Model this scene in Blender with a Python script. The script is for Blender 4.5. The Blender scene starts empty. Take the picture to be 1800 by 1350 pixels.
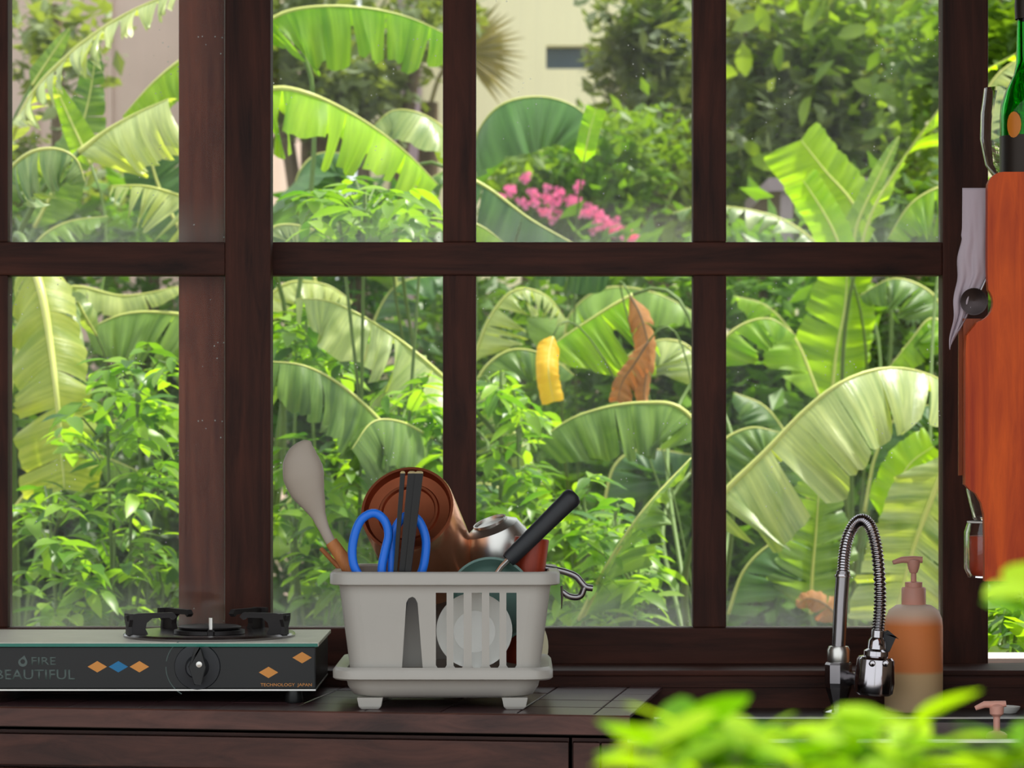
import bpy, bmesh, math, random
from mathutils import Vector, Matrix
from mathutils.geometry import tessellate_polygon

# ------------------------------------------------------------------ camera, sky, sun, exposure
sc = bpy.context.scene
COL = sc.collection
F, ZC, HY = 5200.0, 1.25, 760.0          # focal length in pixels, eye height, pixel row of the horizon


def P(px, py, d):
    """point seen at pixel (px,py) at distance d in front of the camera (world +Y)"""
    return Vector(((px - 900) / F * d, d, ZC - (py - HY) / F * d))


cam = bpy.data.cameras.new('camera')
cam.sensor_width = 36
cam.lens = F * 36 / 1800
cam.shift_y = (HY - 675) / 1800
cam.clip_start, cam.clip_end = 0.05, 200
cam.dof.use_dof = True
cam.dof.focus_distance = 3.95
cam.dof.aperture_fstop = 12
co = bpy.data.objects.new('camera', cam)
COL.objects.link(co)
co.location = (0, 0, ZC)
co.rotation_euler = (math.pi / 2, 0, 0)
sc.camera = co

w = bpy.data.worlds.new('sky')
sc.world = w
w.use_nodes = True
bg = w.node_tree.nodes['Background']
bg.inputs[0].default_value = (0.93, 0.97, 1.0, 1)
bg.inputs[1].default_value = 1.05
sun = bpy.data.lights.new('sun', 'SUN')
sun.energy = 5.2
sun.angle = math.radians(3)
sun.color = (1, .95, .84)
so = bpy.data.objects.new('sun', sun)
COL.objects.link(so)
so.location = (6, 8, 14)
SUN_TO = Vector((.42, .10, .90))
so.rotation_euler = SUN_TO.to_track_quat('Z', 'Y').to_euler()

sc.view_settings.view_transform = 'Standard'
sc.view_settings.look = 'None'
sc.view_settings.exposure = 0.32
sc.view_settings.gamma = 1
sc.view_settings.use_curve_mapping = False

# ------------------------------------------------------------------ helpers
R = random.Random(7)
WO = {}                                   # world offset of each object's local frame


def S(d):
    return d / F


def srgb(r, g, b):
    f = lambda c: (c / 255 / 12.92) if c <= 10 else ((c / 255 + .055) / 1.055) ** 2.4
    return (f(r), f(g), f(b), 1)


class MB:
    def __init__(s):
        s.v, s.f, s.uv = [], [], None

    def add(s, vs, fs):
        n = len(s.v)
        s.v += [Vector(v) for v in vs]
        s.f += [tuple(i + n for i in f) for f in fs]
        return s

    def box(s, a, b):
        x0, x1 = sorted((a[0], b[0])); y0, y1 = sorted((a[1], b[1])); z0, z1 = sorted((a[2], b[2]))
        return s.add([(x0, y0, z0), (x1, y0, z0), (x1, y1, z0), (x0, y1, z0), (x0, y0, z1), (x1, y0, z1), (x1, y1, z1), (x0, y1, z1)],
                     [(0, 3, 2, 1), (4, 5, 6, 7), (0, 1, 5, 4), (1, 2, 6, 5), (2, 3, 7, 6), (3, 0, 4, 7)])

    def loft(s, rings, closed=True, cap0=True, cap1=True):
        n = len(rings[0])
        fs, vs = [], []
        for r in rings:
            vs += list(r)
        for k in range(len(rings) - 1):
            for i in range(n if closed else n - 1):
                j = (i + 1) % n
                fs.append((k * n + i, k * n + j, (k + 1) * n + j, (k + 1) * n + i))
        if cap0:
            fs.append(tuple(reversed(range(n))))
        if cap1:
            fs.append(tuple((len(rings) - 1) * n + i for i in range(n)))
        return s.add(vs, fs)

    def tube(s, pts, rad, n=10, flat=1.0, flatdir=None, cap=True):
        pts = [Vector(p) for p in pts]
        if not isinstance(rad, (list, tuple)):
            rad = [rad] * len(pts)
        rings = []
        prev = None
        for i, p in enumerate(pts):
            t = (pts[min(i + 1, len(pts) - 1)] - pts[max(i - 1, 0)])
            t.normalize()
            if flatdir is not None:
                v = Vector(flatdir); v = (v - t * v.dot(t)); v.normalize(); u = t.cross(v)
            else:
                if prev is None:
                    a = Vector((0, 0, 1)) if abs(t.z) < .9 else Vector((1, 0, 0))
                    u = t.cross(a); u.normalize()
                else:
                    u = prev - t * prev.dot(t); u.normalize()
                v = t.cross(u)
            prev = u
            rings.append([p + u * math.cos(2 * math.pi * k / n) * rad[i] + v * math.sin(2 * math.pi * k / n) * rad[i] * flat for k in range(n)])
        return s.loft(rings, True, cap, cap)

    def lathe(s, prof, origin, axis=(0, 0, 1), n=32, cap=False):
        ax = Vector(axis).normalized()
        a = Vector((1, 0, 0)) if abs(ax.x) < .9 else Vector((0, 1, 0))
        u = ax.cross(a).normalized(); v = ax.cross(u)
        o = Vector(origin)
        rings = [[o + ax * h + (u * math.cos(2 * math.pi * k / n) + v * math.sin(2 * math.pi * k / n)) * max(r, 1e-5) for k in range(n)] for r, h in prof]
        return s.loft(rings, True, cap, cap)

    def plate(s, outer, holes, fn, thick):
        """flat plate with holes; fn maps 2D -> 3D front, thick is the 3D offset of the back"""
        loops = [outer] + holes
        tris = tessellate_polygon([[Vector((x, y, 0)) for x, y in l] for l in loops])
        flat = [p for l in loops for p in l]
        fr = [Vector(fn(x, y)) for x, y in flat]
        bk = [p + Vector(thick) for p in fr]
        n = len(flat)
        fs = [tuple(t) for t in tris] + [tuple(i + n for i in reversed(t)) for t in tris]
        o = 0
        for l in loops:
            m = len(l)
            for i in range(m):
                j = (i + 1) % m
                fs.append((o + i, o + j, o + j + n, o + i + n))
            o += m
        return s.add(fr + bk, fs)

    def build(s, name, mat, parent=None, smooth=None, bevel=0):
        me = bpy.data.meshes.new(name)
        if parent is None:
            lo = Vector((min(v.x for v in s.v), min(v.y for v in s.v), min(v.z for v in s.v)))
            hi = Vector((max(v.x for v in s.v), max(v.y for v in s.v), max(v.z for v in s.v)))
            off = Vector(((lo.x + hi.x) / 2, (lo.y + hi.y) / 2, lo.z))
        else:
            off = WO[parent.name]
        me.from_pydata([v - off for v in s.v], [], s.f)
        if s.uv:
            l = me.uv_layers.new(name='UVMap')
            for lp in me.loops:
                l.data[lp.index].uv = s.uv[lp.vertex_index]
        else:
            bm = bmesh.new(); bm.from_mesh(me)
            if bevel:
                bmesh.ops.bevel(bm, geom=bm.edges[:], offset=bevel, segments=2, profile=.6, affect='EDGES')
            bmesh.ops.recalc_face_normals(bm, faces=bm.faces[:])
            bm.to_mesh(me); bm.free()
        me.materials.append(mat)
        if smooth is not None:
            me.shade_smooth()
            if smooth < 180 and not s.uv:
                me.set_sharp_from_angle(angle=math.radians(smooth))
        o = bpy.data.objects.new(name, me)
        COL.objects.link(o)
        if parent:
            o.parent = parent
        else:
            o.location = off
        WO[o.name] = off
        return o


def tag(o, label, cat, group=None, kind=None):
    o['label'] = label
    o['category'] = cat
    if group: o['group'] = group
    if kind: o['kind'] = kind
    return o


def thing(name, loc, label, cat, group=None, kind=None):
    o = bpy.data.objects.new(name, None)
    o.empty_display_size = .05
    COL.objects.link(o)
    o.location = loc
    WO[o.name] = Vector(loc)
    return tag(o, label, cat, group, kind)


def inst(name, me, parent, mw):
    """object sharing mesh data, mw = world matrix, under a parent whose frame is a pure offset"""
    o = bpy.data.objects.new(name, me)
    COL.objects.link(o)
    o.parent = parent
    o.matrix_local = Matrix.Translation(-WO[parent.name]) @ mw
    return o


def cr(pts, n):
    """Catmull-Rom through points, n samples"""
    pts = [Vector(p) for p in pts]
    q = [pts[0] * 2 - pts[1]] + pts + [pts[-1] * 2 - pts[-2]]
    m = len(pts) - 1
    out = []
    for k in range(n):
        x = k / (n - 1) * m
        i = min(int(x), m - 1); t = x - i
        a, b, c, d = q[i], q[i + 1], q[i + 2], q[i + 3]
        out.append(.5 * ((2 * b) + (c - a) * t + (2 * a - 5 * b + 4 * c - d) * t * t + (3 * b - a - 3 * c + d) * t ** 3))
    return out


def rrect(cx, cy, hx, hy, r, z, n=6):
    """rounded rectangle ring in the XY plane, starting at the front-right corner going round the back"""
    out = []
    for (sx, sy, a0) in ((1, -1, -90), (1, 1, 0), (-1, 1, 90), (-1, -1, 180)):
        for k in range(n + 1):
            a = math.radians(a0 + 90 * k / n)
            out.append(Vector((cx + sx * (hx - r) + r * math.cos(a), cy + sy * (hy - r) + r * math.sin(a), z)))
    return out


# ------------------------------------------------------------------ materials
def newmat(name):
    m = bpy.data.materials.new(name)
    m.use_nodes = True
    nt = m.node_tree
    return m, nt, nt.nodes['Principled BSDF']


def N(nt, t, **kw):
    n = nt.nodes.new(t)
    for k, v in kw.items():
        if k in n.inputs: n.inputs[k].default_value = v
        else: setattr(n, k, v)
    return n


def plain(name, c, rough=.5, metal=0, trans=0, ior=1.45, spec=.5, coat=0, noise=.12, nscale=30, emit=0):
    m, nt, b = newmat(name)
    b.inputs['Roughness'].default_value = rough
    b.inputs['Metallic'].default_value = metal
    b.inputs['Transmission Weight'].default_value = trans
    b.inputs['IOR'].default_value = ior
    b.inputs['Specular IOR Level'].default_value = spec
    b.inputs['Coat Weight'].default_value = coat
    if noise:
        tc = N(nt, 'ShaderNodeTexCoord')
        nz = N(nt, 'ShaderNodeTexNoise', Scale=nscale, Detail=4.0)
        nt.links.new(tc.outputs['Object'], nz.inputs['Vector'])
        mx = N(nt, 'ShaderNodeMix', data_type='RGBA')
        mx.inputs[6].default_value = [x * (1 - noise) for x in c[:3]] + [1]
        mx.inputs[7].default_value = [min(1, x * (1 + noise)) for x in c[:3]] + [1]
        nt.links.new(nz.outputs['Fac'], mx.inputs[0])
        nt.links.new(mx.outputs[2], b.inputs['Base Color'])
    else:
        b.inputs['Base Color'].default_value = c
    return m


def wood(name, c1, c2, scale=(30, 30, 3), rough=.45, spec=.4, bump=.15):
    m, nt, b = newmat(name)
    tc = N(nt, 'ShaderNodeTexCoord')
    mp = N(nt, 'ShaderNodeMapping'); mp.inputs['Scale'].default_value = scale
    nz = N(nt, 'ShaderNodeTexNoise', Scale=1.6, Detail=8.0, Roughness=.65, Distortion=.6)
    n2 = N(nt, 'ShaderNodeTexNoise', Scale=6.0, Detail=3.0)
    nt.links.new(tc.outputs['Object'], mp.inputs['Vector'])
    nt.links.new(mp.outputs[0], nz.inputs['Vector'])
    nt.links.new(tc.outputs['Object'], n2.inputs['Vector'])
    rp = N(nt, 'ShaderNodeValToRGB')
    rp.color_ramp.elements[0].position = .3; rp.color_ramp.elements[0].color = c1
    rp.color_ramp.elements[1].position = .72; rp.color_ramp.elements[1].color = c2
    add = N(nt, 'ShaderNodeMath', operation='MULTIPLY_ADD'); add.inputs[1].default_value = .35
    nt.links.new(n2.outputs['Fac'], add.inputs[0]); 
    sub = N(nt, 'ShaderNodeMath', operation='SUBTRACT'); sub.inputs[1].default_value = .17
    nt.links.new(nz.outputs['Fac'], sub.inputs[0]); nt.links.new(sub.outputs[0], add.inputs[2])
    nt.links.new(add.outputs[0], rp.inputs[0])
    nt.links.new(rp.outputs[0], b.inputs['Base Color'])
    b.inputs['Roughness'].default_value = rough
    b.inputs['Specular IOR Level'].default_value = spec
    bp = N(nt, 'ShaderNodeBump', Strength=bump, Distance=.002)
    nt.links.new(nz.outputs['Fac'], bp.inputs['Height']); nt.links.new(bp.outputs[0], b.inputs['Normal'])
    return m


def leafmat(name, c, c2=None, trans=.42, rough=.38, veins=0, tcol=None, spec=.4, rand=.25):
    """leaf: glossy diffuse face plus translucency; colour varies by object and by noise; veins along the blade UV"""
    m, nt, b = newmat(name)
    c2 = c2 or [x * .62 for x in c[:3]] + [1]
    tc = N(nt, 'ShaderNodeTexCoord')
    nz = N(nt, 'ShaderNodeTexNoise', Scale=5.0, Detail=4.0)
    oi = N(nt, 'ShaderNodeObjectInfo')
    nt.links.new(tc.outputs['Object'], nz.inputs['Vector'])
    f = N(nt, 'ShaderNodeMath', operation='MULTIPLY_ADD'); f.inputs[1].default_value = rand * 2
    nt.links.new(oi.outputs['Random'], f.inputs[0])
    s = N(nt, 'ShaderNodeMath', operation='SUBTRACT'); s.inputs[1].default_value = rand
    nt.links.new(nz.outputs['Fac'], s.inputs[0]); nt.links.new(s.outputs[0], f.inputs[2])
    fac = f.outputs[0]
    if veins:
        uv = N(nt, 'ShaderNodeUVMap')
        mp = N(nt, 'ShaderNodeMapping'); mp.inputs['Scale'].default_value = (veins, .35, 1)
        n3 = N(nt, 'ShaderNodeTexNoise', Scale=1.0, Detail=5.0, Roughness=.7)
        nt.links.new(uv.outputs[0], mp.inputs['Vector']); nt.links.new(mp.outputs[0], n3.inputs['Vector'])
        g = N(nt, 'ShaderNodeMath', operation='MULTIPLY_ADD'); g.inputs[1].default_value = 2.0
        nt.links.new(n3.outputs['Fac'], g.inputs[0])
        h = N(nt, 'ShaderNodeMath', operation='SUBTRACT'); h.inputs[1].default_value = 1.0
        nt.links.new(fac, h.inputs[0]); nt.links.new(h.outputs[0], g.inputs[2])
        fac = g.outputs[0]
        bp = N(nt, 'ShaderNodeBump', Strength=.35, Distance=.01)
        nt.links.new(n3.outputs['Fac'], bp.inputs['Height']); nt.links.new(bp.outputs[0], b.inputs['Normal'])
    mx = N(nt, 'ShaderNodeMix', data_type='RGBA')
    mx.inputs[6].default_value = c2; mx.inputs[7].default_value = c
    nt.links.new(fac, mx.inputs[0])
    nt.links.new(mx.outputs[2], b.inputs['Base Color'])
    b.inputs['Roughness'].default_value = rough
    b.inputs['Specular IOR Level'].default_value = spec
    tr = N(nt, 'ShaderNodeBsdfTranslucent')
    if tcol is None:
        tcol = (1.0, 1.0, .14, 1)
    m2 = N(nt, 'ShaderNodeMix', data_type='RGBA', blend_type='MULTIPLY'); m2.inputs[0].default_value = 1
    m2.inputs[7].default_value = [min(3, x * 2.1) for x in tcol[:3]] + [1]
    nt.links.new(mx.outputs[2], m2.inputs[6]); nt.links.new(m2.outputs[2], tr.inputs['Color'])
    sh = N(nt, 'ShaderNodeMixShader'); sh.inputs[0].default_value = trans
    nt.links.new(b.outputs[0], sh.inputs[1]); nt.links.new(tr.outputs[0], sh.inputs[2])
    nt.links.new(sh.outputs[0], nt.nodes['Material Output'].inputs[0])
    return m


def pane_mat():
    """window glass with a thin film of dust, speckles and wiped streaks"""
    m, nt, b = newmat('dusty_glass')
    nt.nodes.remove(b)
    tc = N(nt, 'ShaderNodeTexCoord')
    vo = N(nt, 'ShaderNodeTexVoronoi', Scale=85.0)
    nt.links.new(tc.outputs['Object'], vo.inputs['Vector'])
    sp = N(nt, 'ShaderNodeValToRGB')
    sp.color_ramp.elements[0].position = .06; sp.color_ramp.elements[0].color = (1, 1, 1, 1)
    sp.color_ramp.elements[1].position = .12; sp.color_ramp.elements[1].color = (0, 0, 0, 1)
    nt.links.new(vo.outputs['Distance'], sp.inputs[0])
    nmask = N(nt, 'ShaderNodeTexNoise', Scale=9.0, Detail=3.0)
    nt.links.new(tc.outputs['Object'], nmask.inputs['Vector'])
    mk = N(nt, 'ShaderNodeMath', operation='GREATER_THAN'); mk.inputs[1].default_value = .56
    nt.links.new(nmask.outputs['Fac'], mk.inputs[0])
    spk = N(nt, 'ShaderNodeMath', operation='MULTIPLY')
    nt.links.new(sp.outputs[0], spk.inputs[0]); nt.links.new(mk.outputs[0], spk.inputs[1])
    mp = N(nt, 'ShaderNodeMapping'); mp.inputs['Scale'].default_value = (26, 1, 2.2)
    st = N(nt, 'ShaderNodeTexNoise', Scale=1.5, Detail=5.0)
    nt.links.new(tc.outputs['Object'], mp.inputs['Vector']); nt.links.new(mp.outputs[0], st.inputs['Vector'])
    film = N(nt, 'ShaderNodeMapRange'); film.inputs[1].default_value = .35; film.inputs[2].default_value = .75
    film.inputs[3].default_value = .004; film.inputs[4].default_value = .036
    nt.links.new(st.outputs['Fac'], film.inputs[0])
    # dust settles along the lower edge of each pane (object origin is the pane's bottom)
    sx = N(nt, 'ShaderNodeSeparateXYZ'); nt.links.new(tc.outputs['Object'], sx.inputs[0])
    low = N(nt, 'ShaderNodeMapRange'); low.inputs[1].default_value = 0; low.inputs[2].default_value = .07
    low.inputs[3].default_value = .32; low.inputs[4].default_value = 0
    nt.links.new(sx.outputs[2], low.inputs[0])
    lowm = N(nt, 'ShaderNodeMath', operation='MULTIPLY'); nt.links.new(low.outputs[0], lowm.inputs[0]); nt.links.new(nmask.outputs['Fac'], lowm.inputs[1])
    a = N(nt, 'ShaderNodeMath', operation='ADD'); nt.links.new(film.outputs[0], a.inputs[0]); nt.links.new(lowm.outputs[0], a.inputs[1])
    a2 = N(nt, 'ShaderNodeMath', operation='MULTIPLY_ADD'); a2.inputs[1].default_value = .55
    nt.links.new(spk.outputs[0], a2.inputs[0]); nt.links.new(a.outputs[0], a2.inputs[2])
    tr = N(nt, 'ShaderNodeBsdfTransparent'); tr.inputs[0].default_value = (.985, 1, .99, 1)
    gl = N(nt, 'ShaderNodeBsdfGlossy', Roughness=.02)
    fr = N(nt, 'ShaderNodeFresnel', IOR=1.2)
    m1 = N(nt, 'ShaderNodeMixShader'); nt.links.new(fr.outputs[0], m1.inputs[0]); nt.links.new(tr.outputs[0], m1.inputs[1]); nt.links.new(gl.outputs[0], m1.inputs[2])
    tl = N(nt, 'ShaderNodeBsdfTranslucent'); tl.inputs[0].default_value = (.9, .92, .85, 1)
    m2 = N(nt, 'ShaderNodeMixShader'); nt.links.new(a2.outputs[0], m2.inputs[0]); nt.links.new(m1.outputs[0], m2.inputs[1]); nt.links.new(tl.outputs[0], m2.inputs[2])
    nt.links.new(m2.outputs[0], nt.nodes['Material Output'].inputs[0])
    return m


M = dict(
    frame=wood('dark_frame_wood', srgb(34, 17, 12), srgb(80, 42, 30), (28, 28, 2.5), .6, .22),
    frameh=wood('dark_frame_wood_rail', srgb(34, 17, 12), srgb(80, 42, 30), (2.5, 28, 28), .6, .22),
    framer=wood('lit_frame_wood', srgb(74, 30, 18), srgb(132, 66, 44), (28, 28, 2.5), .6, .22),  # frame wood made lighter and redder, light on the rear stile put into colour
    counter=wood('worktop_edge_wood', srgb(48, 26, 22), srgb(100, 62, 52), (3, 25, 25), .4, .45),
    cabinet=wood('cabinet_wood', srgb(42, 22, 18), srgb(88, 52, 42), (3, 25, 25), .5, .4),
    board=wood('orange_board_wood', srgb(150, 40, 4), srgb(224, 92, 14), (24, 24, 2.2), .5, .3, .1),
    boardd=wood('thin_board_wood', srgb(110, 44, 18), srgb(170, 84, 40), (24, 24, 2.2), .5, .3, .1),
    handle=wood('spoon_handle_wood', srgb(150, 84, 40), srgb(206, 136, 80), (20, 20, 4), .5, .3),
    redwood=wood('red_wood', srgb(120, 34, 14), srgb(176, 66, 34), (20, 20, 4), .45, .4),
    tile=plain('glazed_dark_tile', srgb(70, 46, 48), .3, spec=.9, noise=.3, nscale=12),
    grout=plain('grout', srgb(58, 46, 42), .9),
    granite=plain('black_granite', srgb(46, 42, 40), .3, spec=.5, noise=.6, nscale=260),
    blackpl=plain('black_enamel', srgb(24, 25, 25), .35, spec=.5, noise=.2),
    iron=plain('cast_iron', srgb(34, 30, 30), .5, spec=.5, noise=.3, nscale=60),
    steel=plain('brushed_steel', srgb(216, 214, 208), .3, metal=1, noise=.08),
    chrome=plain('chrome', srgb(190, 186, 190), .12, metal=1, noise=.05),
    chromed=plain('grey_chrome', srgb(150, 146, 148), .24, metal=1, noise=.1),
    darksteel=plain('dark_steel', srgb(72, 64, 64), .4, metal=1, noise=.1),
    copper=plain('copper', srgb(248, 178, 138), .24, metal=.88, noise=.08),
    copperd=plain('copper_dark_reflection', srgb(156, 88, 60), .4, metal=1, noise=.2),  # canister base: reflection of the dark room painted in as darker copper
    rack=plain('grey_plastic', srgb(182, 178, 170), .35, spec=.4, noise=.03),
    ladle=plain('grey_silicone', srgb(172, 160, 146), .5, noise=.05),
    blue=plain('blue_plastic', srgb(30, 118, 236), .35, spec=.5, noise=.05),
    chop=plain('black_lacquer', srgb(14, 13, 12), .35, noise=.1),
    choptip=plain('pale_tip', srgb(190, 170, 120), .4),
    teal=plain('teal_enamel', srgb(96, 128, 118), .3, spec=.5, noise=.15),
    rubber=plain('black_handle', srgb(36, 38, 42), .42, spec=.5, noise=.1),
    plate=plain('white_ceramic', srgb(226, 226, 220), .2, noise=.03),
    cream=plain('cream_ceramic', srgb(228, 220, 180), .25, noise=.04),
    glassclear=plain('clear_glass', (1, 1, 1, 1), .01, trans=1, ior=1.45, noise=0),
    green=plain('green_bottle_glass', srgb(40, 190, 60), .03, trans=1, ior=1.3, noise=0),
    stovegl=plain('stove_glass', srgb(226, 222, 206), .42, spec=1.0, coat=.0, noise=.1),
    stoveedge=plain('green_glass_edge', srgb(40, 140, 120), .2, trans=.3, noise=.1),
    orange=plain('orange_print', srgb(224, 150, 70), .5, noise=.08),
    bluepr=plain('blue_print', srgb(30, 120, 172), .5, noise=.08),
    greypr=plain('grey_print', srgb(88, 102, 98), .5, noise=.15),
    pump=plain('dusky_pink_plastic', srgb(224, 164, 146), .4, noise=.05),
    cloth=None,
    plaster=plain('plaster', srgb(150, 128, 108), .9, noise=.1),
    ceil=plain('ceiling_boards', srgb(70, 46, 36), .7, noise=.2),
    floor=plain('floor_tiles', srgb(96, 84, 74), .5, noise=.2),
    ledge=plain('pale_concrete', srgb(205, 198, 196), .8, noise=.1),
    creamwall=plain('cream_render', srgb(255, 248, 206), .9, noise=.03, nscale=2),
    pinkwall=plain('pinkish_concrete', srgb(214, 188, 176), .9, noise=.16, nscale=3),
    mauve=plain('mauve_wall', srgb(170, 150, 156), .9, noise=.1),
    darkwin=plain('dark_window', srgb(60, 78, 88), .2, spec=.6),
    ground=plain('soil', srgb(92, 84, 50), .95, noise=.5, nscale=3),
    bark=plain('bark', srgb(110, 92, 70), .9, noise=.3, nscale=20),
    pot=plain('terracotta', srgb(170, 92, 60), .8, noise=.15),
    amber=plain('amber_content', srgb(190, 66, 30), .5, noise=.4, nscale=60),
    foil=plain('bottle_foil', srgb(50, 42, 36), .4, metal=.6),
    label=plain('amber_seal', srgb(206, 120, 20), .4, noise=.2),
)
M['pane'] = pane_mat()
# banana foliage
M['b_green'] = leafmat('banana_green', srgb(150, 180, 92), srgb(58, 98, 42), .40, .36, veins=60)
M['b_bright'] = leafmat('banana_young', srgb(172, 204, 62), srgb(98, 142, 36), .5, .45, veins=50, spec=.25)
M['b_pale'] = leafmat('banana_waxy', srgb(206, 214, 150), srgb(92, 128, 66), .34, .3, veins=60, spec=.7)
M['b_deep'] = leafmat('banana_deep', srgb(104, 146, 84), srgb(42, 80, 48), .38, .36, veins=60)
M['b_straw'] = leafmat('banana_straw', srgb(206, 208, 116), srgb(132, 154, 62), .42, .4, veins=50)
M['b_lime'] = leafmat('banana_lime', srgb(172, 206, 34), srgb(120, 170, 26), .5, .4, veins=40)
M['b_yellow'] = leafmat('banana_yellowed', srgb(250, 208, 56), srgb(232, 184, 40), .4, .5, tcol=(1, .95, .2, 1), veins=30)
M['b_brown'] = leafmat('banana_dry', srgb(200, 146, 84), srgb(126, 74, 38), .3, .7, tcol=(1, .6, .3, 1), veins=40)
M['rib'] = plain('midrib', srgb(212, 216, 122), .4, noise=.08)
M['petiole'] = plain('petiole_green', srgb(98, 124, 52), .45, noise=.2)
M['stem'] = plain('pseudostem', srgb(120, 134, 70), .6, noise=.35, nscale=8)
# shrubs
M['s_lime'] = leafmat('shrub_lime', srgb(158, 194, 66), srgb(70, 120, 36), .45, .35, rand=.45)
M['s_mid'] = leafmat('shrub_mid', srgb(126, 166, 60), srgb(52, 94, 36), .42, .35, rand=.45)
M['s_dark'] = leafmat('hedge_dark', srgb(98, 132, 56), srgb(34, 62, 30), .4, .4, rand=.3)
M['t_grey'] = leafmat('tree_greyish', srgb(150, 164, 112), srgb(70, 86, 62), .35, .45, rand=.35)
M['t_lime'] = leafmat('tree_lime', srgb(148, 172, 76), srgb(80, 112, 46), .45, .4, rand=.35)
M['palm'] = leafmat('palm_frond', srgb(164, 152, 112), srgb(120, 118, 80), .3, .5)
M['fg'] = leafmat('foreground_leaf', srgb(158, 190, 26), srgb(84, 132, 16), .42, .45, rand=.5, spec=.25)
M['pink'] = leafmat('pink_bract', srgb(244, 170, 204), srgb(220, 116, 168), .4, .5, tcol=(1, .5, .7, 1))
M['cloth'] = leafmat('white_cloth', srgb(226, 214, 220), srgb(200, 186, 196), .35, .8, tcol=(.5, .5, .5, 1), spec=.1)


def bottle_mat():
    """translucent dispenser: orange soap in the upper part, paler colour below"""
    m, nt, b = newmat('soap_bottle')
    tc = N(nt, 'ShaderNodeTexCoord'); sx = N(nt, 'ShaderNodeSeparateXYZ')
    nt.links.new(tc.outputs['Object'], sx.inputs[0])
    rp = N(nt, 'ShaderNodeValToRGB')
    e = rp.color_ramp.elements
    e[0].position = .0; e[0].color = srgb(236, 206, 160)
    e[1].position = 1; e[1].color = srgb(250, 226, 206)
    for p, c in ((.36, srgb(238, 202, 150)), (.40, srgb(255, 158, 96)), (.82, srgb(255, 152, 86)), (.93, srgb(250, 214, 186))):
        k = e.new(p); k.color = c
    mr = N(nt, 'ShaderNodeMapRange'); mr.inputs[1].default_value = 0; mr.inputs[2].default_value = .148
    nt.links.new(sx.outputs[2], mr.inputs[0]); nt.links.new(mr.outputs[0], rp.inputs[0])
    nt.links.new(rp.outputs[0], b.inputs['Base Color'])
    b.inputs['Roughness'].default_value = .45
    b.inputs['Transmission Weight'].default_value = .12
    b.inputs['IOR'].default_value = 1.25
    return m


M['soap'] = bottle_mat()

# ------------------------------------------------------------------ structure
CT = ZC - .362            # worktop level
ST = ZC - .393            # sink ledge level
SF = 4.22                 # front face of the window sill
D1, D2 = 4.31, 4.365      # planes of the two sliding sashes
XL, XR = -1.62, 1.12


def struct(mb, name, mat, label, cat, parent=None, **kw):
    o = mb.build(name, mat, parent, **kw)
    if parent is None:
        tag(o, label, cat, kind='structure')
    return o


struct(MB().box((XL - .1, 2.35, -.1), (XR + .1, 4.45, 0)), 'floor', M['floor'], 'grey tiled kitchen floor under the cabinets', 'floor')
struct(MB().box((XL - .1, 2.75, 2.5), (XR + .1, 4.95, 2.6)), 'ceiling', M['ceil'], 'dark boarded ceiling above the kitchen window', 'ceiling')
zs = ZC - (1178 - HY) * S(SF)         # sill top
struct(MB().box((XL, 4.25, 0), (XR, 4.45, zs - .01)), 'wall_back', M['plaster'], 'wall below the kitchen window behind the sink', 'wall')
struct(MB().box((XL, 4.25, 2.12), (XR, 4.45, 2.5)), 'wall_above', M['plaster'], 'wall strip above the kitchen window', 'wall')
struct(MB().box((XL - .1, 3.1, 0), (XL, 4.45, 2.5)), 'wall_left', M['plaster'], 'side wall left of the stove', 'wall')
struct(MB().box((XR, 3.1, 0), (XR + .1, 4.45, 2.5)), 'wall_right', M['plaster'], 'side wall right of the sink', 'wall')
# window sill board and outer ledge
t = thing('trim_1', (0, SF, zs - .06), 'dark wooden window sill with a track groove along the sink', 'sill', kind='structure')
MB().box((XL, SF, CT - .06), (XR, 4.44, zs - .006)).build('sill_board', M['frameh'], t)
MB().box((XL, SF - .004, zs - .008), (XR, 4.44, zs)).build('sill_lip', M['frameh'], t, bevel=.002)
MB().box((XL, SF - .003, zs - .024), (XR, SF, zs - .021)).build('groove_bead', M['frameh'], t)
struct(MB().box((XL, 4.46, zs - .05), (XR, 4.72, zs - .012)), 'trim_2', M['ledge'], 'pale concrete ledge outside the open window gap', 'ledge')


def sash(name, d, label, stiles, mulls, xs, ys, th=.045, first='frame'):
    """sliding sash: stiles/mullions as px ranges, ys = (top rail, mid rail, bottom rail) px ranges, xs overall"""
    root = thing(name, P((xs[0] + xs[1]) / 2, ys[2][1], d), label, 'window', kind='structure')
    q = lambda a, y0, y1, f, nm, m: MB().box(P(a[0], y1, d) + Vector((0, -th / 2 + f, 0)), P(a[1], y0, d) + Vector((0, th / 2 - f, 0))).build(nm, m, root, bevel=.0025)
    for a in stiles:
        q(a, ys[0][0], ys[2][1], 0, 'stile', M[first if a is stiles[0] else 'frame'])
    inner = (stiles[0][1], stiles[-1][0])
    for nm, y in zip(('top_rail', 'middle_rail', 'bottom_rail'), ys):
        q(inner, y[0], y[1], .001, nm, M['frameh'])
    for a in mulls:
        q(a, ys[0][1], ys[1][0], .002, 'mullion', M['frame'])
        q(a, ys[1][1], ys[2][0], .002, 'mullion', M['frame'])
    edges = [stiles[0][1]] + [e for a in mulls for e in a] + [stiles[-1][0]]
    for k in range(0, len(edges), 2):
        for (y0, y1) in ((ys[0][1], ys[1][0]), (ys[1][1], ys[2][0])):
            a, b = P(edges[k], y1, d), P(edges[k + 1], y0, d)
            c = (a + b) / 2; c.z = a.z
            mb = MB().box(a + Vector((-.004, -.0015, -.004)), b + Vector((.004, .0015, .004)))
            o = mb.build('pane', M['pane'], None)
            o.parent = root; o.location = o.location - WO[root.name]
    return root


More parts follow.
